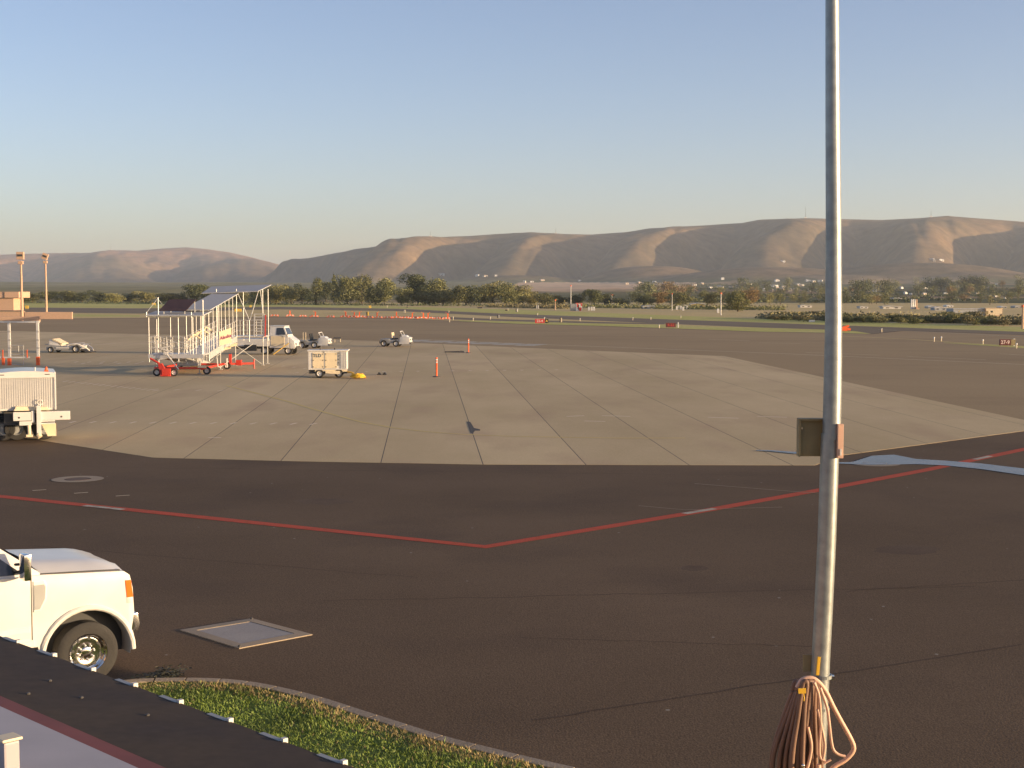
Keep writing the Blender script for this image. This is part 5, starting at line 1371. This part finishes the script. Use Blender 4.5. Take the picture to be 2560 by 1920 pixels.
MB().box((0 * k + 1, 1.6, 19 * k / 2), (42 * k, 3, 19 * k)).build('end_wall', M['salmon'], wh, bevel=.05)
for i in range(4):
    MB().box((1 + 0 * k, .07, (4 + 4 * i) * k), (40 * k, .04, .3)).build('siding_seam', M['cream'], wh)
MB().box((-17 * k + 1, .06, 8 * k), (5 * k, .06, 9 * k)).build('door', M['olive'], wh)
MB().box((1, 1.6, 19.5 * k), (44 * k, 3.3, 1.2 * k)).build('end_roof', M['cream'], wh)
p = g(2288, 773); k = p.y / FPX
sl = thing('silo_group', 'group of upright white storage silos standing side by side above the shrubs', 'silos', (p.x, p.y, 0))
for i in range(4):
    x = (-6 + 4.2 * i) * k
    MB().lathe([(0, 1.9 * k), (23 * k, 1.9 * k), (25 * k, 1.0 * k), (25.2 * k, .01)], (x, 1.5, 0), 14, 'z').build('silo', M['white'] if i < 3 else M['salmon'], sl, smooth=True)
MB().hexa([(3 * k, 0, 0), (10 * k, 0, 0), (10 * k, 2, 0), (3 * k, 2, 0)], [(3 * k, 0, 6 * k), (10 * k, 0, 2 * k), (10 * k, 2, 2 * k), (3 * k, 2, 6 * k)]).build('loading_ramp', M['salmon'], sl)
for i, (x, y, w, h, lab, a, b) in enumerate(((2015, 769, 28, 6, 'long pale low house close to the metal pole', 'white_dull', 'galv_dull'), (2230, 772, 44, 6, 'row of pale low sheds left of the silos', 'white_dull', 'galv_dull'),
        (2330, 771, 18, 6, 'pale roofed house right of the silos', 'grey', 'white'), (2352, 776, 30, 8, 'blue grey house with a white gable below the silos', 'canopy', 'white_dull'),
        (1622, 772, 30, 8, 'grey blue barn behind the approach lights', 'galv_dull', 'canopy'), (1745, 770, 34, 12, 'wide grey green roofed barn between the two thin masts', 'olive', 'canopy'),
        (1790, 772, 26, 5, 'pale low building right of the wide grey green barn', 'curb', 'cream'), (1866, 768, 8, 6, 'small cream house by the rusty tree', 'cream', 'white_dull'),
        (2375, 768, 16, 5, 'white flat shed beside the blue grey warehouse', 'white_dull', 'white'), (2548, 770, 20, 5, 'pale roofed house at the far right above the verge', 'grey', 'white_dull'),
        (2510, 771, 14, 5, 'small pale house right of the pink end wall', 'grey', 'white'), (2160, 771, 20, 5, 'pale shed right next to the metal pole', 'white_dull', 'galv_dull'))):
    shed(x, y, w, h, lab, M[a], M[b], win=2, depth=4)
# ------------------------------------------------------------------ houses and trees on the valley slope
HM = [mat('house_white', (.80, .78, .72), .6), mat('house_cream', (.72, .60, .44), .7), mat('house_tan', (.50, .40, .30), .7), mat('roof_grey', (.30, .29, .28), .7), mat('roof_pale', (.62, .60, .56), .6), mat('roof_brown', (.20, .15, .11), .8)]
hp = [(1690, 716), (1737, 714), (1757, 711), (1778, 721), (1807, 700), (1796, 719), (1803, 720), (1827, 719), (1844, 719), (1853, 730), (1876, 714), (1880, 720), (1911, 729), (1924, 716), (1931, 717), (1936, 730), (1942, 716), (1944, 721), (1952, 724), (1957, 725), (1960, 719), (1970, 718), (1975, 727), (1988, 725), (1998, 715), (2002, 716), (2008, 715), (2022, 729), (2026, 729), (2040, 726), (2044, 731), (1944, 704), (1943, 702), (2018, 703), (2022, 704), (2036, 706), (2050, 705),
      (2136, 733), (2140, 737), (2155, 731), (2172, 732), (2186, 730), (2180, 742), (2200, 741), (2230, 749), (2245, 749), (2252, 750), (2187, 750), (2315, 723), (2313, 737), (2276, 737), (2266, 735), (2256, 722), (2365, 735), (2428, 718), (2445, 735), (2452, 710), (2461, 710), (2468, 742), (2476, 742), (2492, 742), (2516, 747), (2490, 712), (2448, 722), (2380, 724),
      (1310, 707), (1330, 706), (1357, 703), (1450, 703), (1636, 733), (1594, 737), (1099, 689), (1106, 689), (1192, 692), (1215, 692), (1240, 691), (1635, 708), (1600, 709), (1568, 711)]
hill = [(1957, 655), (1960, 657), (2329, 651), (2336, 655), (2352, 654), (2356, 654)]
hr = random.Random(21)
seen = []
for i, (x, y) in enumerate(sorted(hp) + hill):
    p = gt(x, y); k = p.y / FPX
    wp = hr.uniform(5.5, 11); hh = hr.uniform(4.0, 6.0)
    on_hill = (x, y) in hill
    t = thing('house', ('%s house in the pair of groups up on the lit foothills' % ORD[i - len(hp)] if on_hill else '%s small house dotting the valley slope, counted from the tree line towards the far right' % ORD[i]), 'house', (p.x, p.y, p.z), hr.uniform(-.5, .7), 'houses on the foothills' if on_hill else 'houses on the valley slope')
    w, h, d = wp * k, hh * k, wp * k * hr.uniform(.6, .9)
    hw = h * .68
    MB().prism([(-w / 2, -3), (w / 2, -3), (w / 2, hw), (-w / 2, hw)], 0, d, 'y').build('wall', HM[hr.choice((0, 0, 0, 1, 2))], t)
    mb = MB().prism([(-.06 * d, hw), (d * .5, h), (d * 1.06, hw)], -w * .54, w * .54, 'x')
    mb.build('roof', HM[hr.choice((3, 4, 4, 5))], t)
    MB().box((w * .1, -.06, hw * .5), (w * .22, .1, hw * .5)).build('window', M['glass'], t)
# scattered trees of the settlement
tr_px = []
rt2 = random.Random(33)
tries = 0
while len(tr_px) < 150 and tries < 5000:
    tries += 1
    x = rt2.uniform(1560, 2580); y = 762 - abs(rt2.gauss(0, 1)) * 22
    if y < 698 or (x < 1800 and y < 735): continue
    if 1930 < x < 2060 and 712 < y < 728 and rt2.random() < .7: continue
    tr_px.append((x, y))
tr_px += [(2030 + rt2.uniform(300, 430), 715 + rt2.uniform(-3, 24)) for _ in range(26)]
tr_px.sort()
KS = ['dark', 'dark', 'mid', 'mid', 'pale']
vt_n = {}
for i, (x, y) in enumerate(tr_px):
    p = gt(x, y); k = p.y / FPX
    far = p.y > 1400
    h = rt2.uniform(7, 13) if not far else rt2.uniform(9, 17)
    if p.y < 900: h = rt2.uniform(3.5, 6)
    kk = rt2.choice(KS)
    vt_n[kk] = vt_n.get(kk, 0) + 1
    lab = '%s small %s tree among the valley houses, counted away from the far tree line' % (ORD[vt_n[kk] - 1], {'dark': 'dark green', 'mid': 'olive', 'pale': 'yellowish'}[kk])
    plant_tree('valley_tree', 'tree', ('small', kk, i % 3), p, h, h * rt2.uniform(.8, 1.5), lab, '%s trees among the valley houses' % kk)
# orchard rows and hedges low on the slope
vs, fs = [], []
ro = random.Random(9)
for row in range(46):
    x0 = ro.uniform(1560, 2560); y0 = ro.uniform(712, 758); ln = ro.uniform(60, 200)
    for q in range(int(ln / 1.7)):
        p = gt(x0 + q * 1.7, y0 + ro.gauss(0, .5)) if q % 12 == 0 else p + Vector((1.7 * p.y / FPX, ro.gauss(0, 2), 0))
        k = p.y / FPX
        zt = tz(p.x, p.y) if q % 4 == 0 else p.z
        p = Vector((p.x, p.y, zt))
        for _k in range(4):
            s = ro.uniform(.6, 1.3) * max(.5, k)
            c = p + Vector((ro.gauss(0, s), ro.gauss(0, s), abs(ro.gauss(0, 1.6 * k)) + .5))
            d1 = Vector((ro.gauss(0, 1), ro.gauss(0, 1), ro.gauss(0, 1))).normalized(); d2 = d1.cross(Vector((ro.gauss(0, 1), ro.gauss(0, 1), 1))).normalized()
            o = len(vs); vs += [c - d1 * s, c + d2 * s, c + d1 * s, c - d2 * s]; fs.append((o, o + 1, o + 2, o + 3))
mb = MB(); mb.v, mb.f = vs, fs
kind(mb.build('hedgerows', M['leaf_dark']), 'stuff')
# radio masts on the crest
for i, (x, yb, yt, lab) in enumerate(((1077, 592, 578, 'hair thin radio mast on the middle of the ridge crest'), (1389, 584, 568, 'hair thin radio mast right of the crest top'), (2010, 543, 513, 'tallest hair thin radio mast on the ridge crest near the metal pole'),
                                      (2322, 538, 520, 'hair thin radio mast on the high crest at the far right'), (281, 625, 606, 'hair thin radio mast on the distant pink hill'))):
    R = RB if x < 600 else RA
    a = math.atan((x - 1280) / FPX)
    dd_ = np.linspace(3500, 11500, 900); zz_ = terrain(dd_ * math.sin(a), dd_ * math.cos(a))
    d = float(dd_[int(np.argmax((zz_ - CAM_H) / dd_))])
    q = Vector((d * math.sin(a), d * math.cos(a), 0)); q.z = tz(q.x, q.y) - 2
    k = q.y / FPX
    t = thing('radio_mast', lab, 'radio mast', tuple(q))
    MB().tube([(0, 0, 0), (0, 0, (yb - yt) * k)], .5, 6, radii=[.8, .35]).build('shaft', M['dark'], t)
    MB().box((0, 0, 2.5), (9, 5, 4)).build('hut', M['white_dull'], t)

# ------------------------------------------------------------------ foreground metal pole with box, tag and hoses
PD = 10.0
cpx = [(2080.5, -260, 31), (2080.5, 0, 33), (2082, 300, 36), (2084, 580, 38.5), (2084, 800, 42), (2082, 950, 45), (2079, 1090, 46)]
cpx2 = [(2076, 1085, 46.5), (2067, 1350, 46.5), (2059, 1520, 46.5), (2052, 1650, 46.5), (2042, 1900, 47), (2032, 2160, 47)]
pl = thing('metal_pole', 'tall galvanised metal pole in the foreground with a tape band near its foot', 'pole', (0, 0, 0))
base = at(2034, 2160, PD)
pl.location = (base.x, PD, 0)
off = Vector((base.x, PD, 0))
pts = [at(x, y, PD) for x, y, w in cpx]; rad = [w / 2 * PD / FPX for x, y, w in cpx]
MB().tube([p - off for p in pts], .05, 28, radii=rad).build('upper_shaft', M['galv'], pl, smooth=True)
pts = [at(x, y, PD) for x, y, w in cpx2]; rad = [w / 2 * PD / FPX for x, y, w in cpx2]
pts.append(Vector((pts[-1].x - .02, PD, 0))); rad.append(.066)
MB().tube([p - off for p in pts], .05, 28, radii=rad).build('lower_shaft', M['galv'], pl, smooth=True)
q = at(2079, 1090, PD) - off
MB().lathe([(-.02, .058), (-.02, .0695), (.02, .0695), (.02, .058)], q, 24, 'z').build('collar', M['galv'], pl)
q = at(2056, 1690, PD) - off
MB().lathe([(-.012, .058), (-.012, .068), (.012, .068), (.012, .058)], q, 24, 'z').build('clamp_band', M['galv'], pl)
MB().box(q + Vector((.062, -.02, -.004)), (.03, .03, .03)).build('clamp_bolt', M['chrome'], pl, bevel=.004)
MB().lathe([(-.01, .058), (-.01, .067), (.01, .067), (.01, .058)], at(2050, 1770, PD) - off, 20, 'z').build('clamp_band', M['galv'], pl)
# rust freckles: small raised welds on the lower shaft
for i, (x, y) in enumerate(((2084, 1224), (2085, 1235), (2080, 1340), (2082, 1310))):
    MB().box(at(x, y, PD - .05) - off, (.008, .008, .006)).build('weld_spot', M['cream'], pl)
bx_ = at(2040, 1098, PD)
jb = thing('sign_back', 'square olive metal panel fixed behind the tall pole', 'panel', (bx_.x, PD + .10, bx_.z))
wpx = 92 * PD / FPX
MB().box((-.005, 0, 0), (.19, .05, .255)).build('panel', M['olive'], jb, bevel=.006)
MB().box((-.106, -.03, .0), (.012, .09, .25)).build('flange', M['olive'], jb)
MB().box((-.005, -.03, .132), (.215, .08, .012)).build('lid', M['olive'], jb)
MB().box((.150, -.165, -.005), (.040, .05, .235)).build('bracket', M['sunlit_pink'], jb, bevel=.004)  # bracket colour carries the salmon sunlight
MB().box((.150, -.195, -.08), (.012, .01, .045)).build('latch', M['white_dull'], jb)
MB().box((-.085, -.03, .07), (.012, .02, .012)).build('screw', M['chrome'], jb)
# yellow sleeve on the pole
ys = at(2045.5, 1665, PD - .06)
yt_ = thing('warning_strip', 'upright yellow strip fastened to the pole just above the hoses', 'strip', tuple(ys))
MB().box((0, 0, 0), (.022, .012, .13), (0, .08, 0)).build('strip', M['yellow'], yt_, bevel=.003)
MB().box((-.05, .08, 0), (.08, .006, .12)).build('plate', M['olive'], yt_)
yb = at(2005, 1727, PD - .36)
yg = thing('hang_tag', 'bright yellow square tag on the hanging hoses', 'tag', tuple(yb))
MB().box((0, 0, 0), (.052, .01, .036), (0, -.05, .0)).build('tag', M['yellow'], yg, bevel=.002)
MB().tube([(.01, 0, -.018), (.016, .004, -.045), (.013, 0, -.07)], .004, 6).build('tie', M['yellow'], yg)
# hook and hanging hose loops
def zz(X, Y, d=PD): return at(1850 + X / 4.485, 1550 + Y / 4.485, d)
hk = zz(820, 690)
hh_ = thing('hose_bundle', 'bundle of brown hoses, some coloured as sunlit, hung in long loops on the tall pole', 'hose', (hk.x, PD, hk.z))
ho_ = Vector((hk.x, PD, hk.z))
MB().tube([Vector((.09, 0, -.01)), Vector((0, -.08, -.03)), Vector((-.06, -.20, -.02)), Vector((-.06, -.24, .04))], .012, 8).build('hook', M['galv'], hh_, smooth=True)
def smooth_pts(ps, n=8):
    out = []
    for i in range(len(ps) - 1):
        a = [ps[max(i - 1, 0)], ps[i], ps[i + 1], ps[min(i + 2, len(ps) - 1)]]
        for j in range(n):
            u = j / n
            out.append(0.5 * (2 * a[1] + (a[2] - a[0]) * u + (2 * a[0] - 5 * a[1] + 4 * a[2] - a[3]) * u * u + (3 * a[1] - a[0] - 3 * a[2] + a[3]) * u ** 3))
    out.append(ps[-1]); return out
def hose(ps, r, m, ds=None):
    q = [zz(X, Y, PD - .10 - (ds or 0) - .0 * i) - ho_ for i, (X, Y) in enumerate(ps)]
    MB().tube(smooth_pts(q), r, 10).build('hose_loop', M[m], hh_, smooth=True)
hose([(640, 760), (700, 670), (790, 652), (870, 690), (960, 800), (1050, 980), (1130, 1130), (1230, 1310), (1272, 1410), (1262, 1480), (1180, 1570), (1050, 1650), (960, 1760)], .0165, 'sunlit_pink', .06)
rg = random.Random(6)
for i, (xt, xb, dd) in enumerate(((640, 430, .02), (660, 500, .05), (690, 560, .08), (720, 610, .11), (740, 680, .14), (760, 740, .12), (790, 800, .09), (820, 850, .06), (600, 400, .0), (700, 640, .17))):
    w = 30 + rg.random() * 40
    hose([(xt - 10, 790), (xt + 15, 700), (xt + 50, 720), (xt + (xb - xt) * .3 + 40, 1000), (xb + w, 1500), (xb + w * .9, 1900), (xb, 2100), (xb - w, 1900), (xb - w * .8, 1500), (xt + (xb - xt) * .4 - 20, 1050), (xt - 8, 800)], .0165, 'hose_brown', dd)
for ps, r, m in (([(900, 760), (960, 930), (985, 1030), (1005, 1200), (1035, 1420), (1090, 1500), (1180, 1530)], .010, 'sunlit_pink'), ([(830, 700), (885, 850), (905, 1150), (890, 1400), (900, 1540), (950, 1580)], .010, 'sunlit_pink'),
                 ([(870, 1000), (915, 1200), (950, 1400), (930, 1560)], .010, 'sunlit_pink'), ([(760, 1200), (800, 1420), (760, 1640), (700, 1800)], .011, 'sunlit_pink'), ([(940, 1610), (1020, 1565)], .008, 'sunlit_pink'), ([(880, 1620), (890, 1850)], .019, 'sunlit_pink')):
    hose(ps, r, m, .16)
q = zz(703, 1630, PD - .3) - ho_
MB().lathe([(-.012, .012), (.012, .012), (.016, .006), (.017, .001)], q, 12, 'y', -1).build('nozzle', M['chrome'], hh_, smooth=True)

# ------------------------------------------------------------------ dark canopy roof below the window
E0, E1 = g(112, 1631.5, 3.0) , g(747 * K, 1911, 3.0)
ed = (E1 - E0).normalized(); nb = Vector((-ed.y, ed.x, 0))
if nb.y > 0: nb = -nb
rf = thing('canopy_roof', 'dark metal canopy roof edge running across the near corner with pale seam ends', 'roof', (E0.x, E0.y, 0))
def rp_(u, v, z): return Vector((0, 0, 0)) + ed * u + nb * v + Vector((0, 0, z))
tilt = .10
def roofslab(u0, u1, v0, v1, z0, th):
    b = [rp_(u0, v0, z0 + tilt * v0 - th), rp_(u1, v0, z0 + tilt * v0 - th), rp_(u1, v1, z0 + tilt * v1 - th), rp_(u0, v1, z0 + tilt * v1 - th)]
    return MB().hexa(b, [p + Vector((0, 0, th)) for p in b])
roofslab(-4, 5, 0, .76, 3.0, .10).build('roof_sheet', M['roof_dark'], rf)
for i in range(-9, 10):
    u = i * .47 + .0
    b = [rp_(u - .07, -.010, 2.985), rp_(u + .10, -.010, 2.985), rp_(u + .10, .02, 2.985), rp_(u - .07, .02, 2.985)]
    MB().hexa(b, [p + Vector((0, 0, .020)) for p in b]).build('seam_cover', M['grey'], rf)
    b = [rp_(u + .10, -.016, 2.985), rp_(u + .126, -.016, 2.985), rp_(u + .126, .012, 2.985), rp_(u + .10, .012, 2.985)]
    MB().hexa(b, [p + Vector((0, 0, .032)) for p in b]).build('seam_end', M['white_dull'], rf)
roofslab(-4, 5, .76, .90, 3.01, .10).build('red_trim', M['roof_red'], rf)
roofslab(-4, 5, .90, 3.0, 3.03, .12).build('pale_cladding', M['roof_white'], rf)
for u, v in ((.2, .5), (.75, .35), (1.2, .4), (1.7, .3), (.5, .62), (1.0, .6)):
    MB().lathe([(0, .012), (.006, .012), (.010, .006), (.0105, .001)], rp_(u, v, 3.0 + tilt * v), 8, 'z').build('rivet', M['dark'], rf)
b = [rp_(-4, .45, 0), rp_(5, .45, 0), rp_(5, 3.0, 0), rp_(-4, 3.0, 0)]
MB().hexa(b, [Vector((p.x, p.y, 2.88)) for p in b]).build('wall', M['salmon'], rf)
# pale vent box standing on the cladding at the corner
c = g(20, 1850, 3.30)
vb = thing('vent_box', 'pale upright vent box at the lower left corner on the canopy cladding', 'vent', (c.x, c.y, 3.12), math.atan2(ed.y, ed.x))
MB().box((0, 0, .095), (.07, .07, .17)).build('case', M['roof_white'], vb, bevel=.01)
MB().box((0, 0, .19), (.09, .09, .012)).build('cap', M['cream'], vb, bevel=.005)
# low dark shrub at the tip of the grass island
p = g(405, 1704)
sh2 = plant_tree('low_shrub', 'shrub', ('bush', 'dark', 0), p, .16, .8, 'low dark shrub at the pointed tip of the grass island beside the pickup', None)
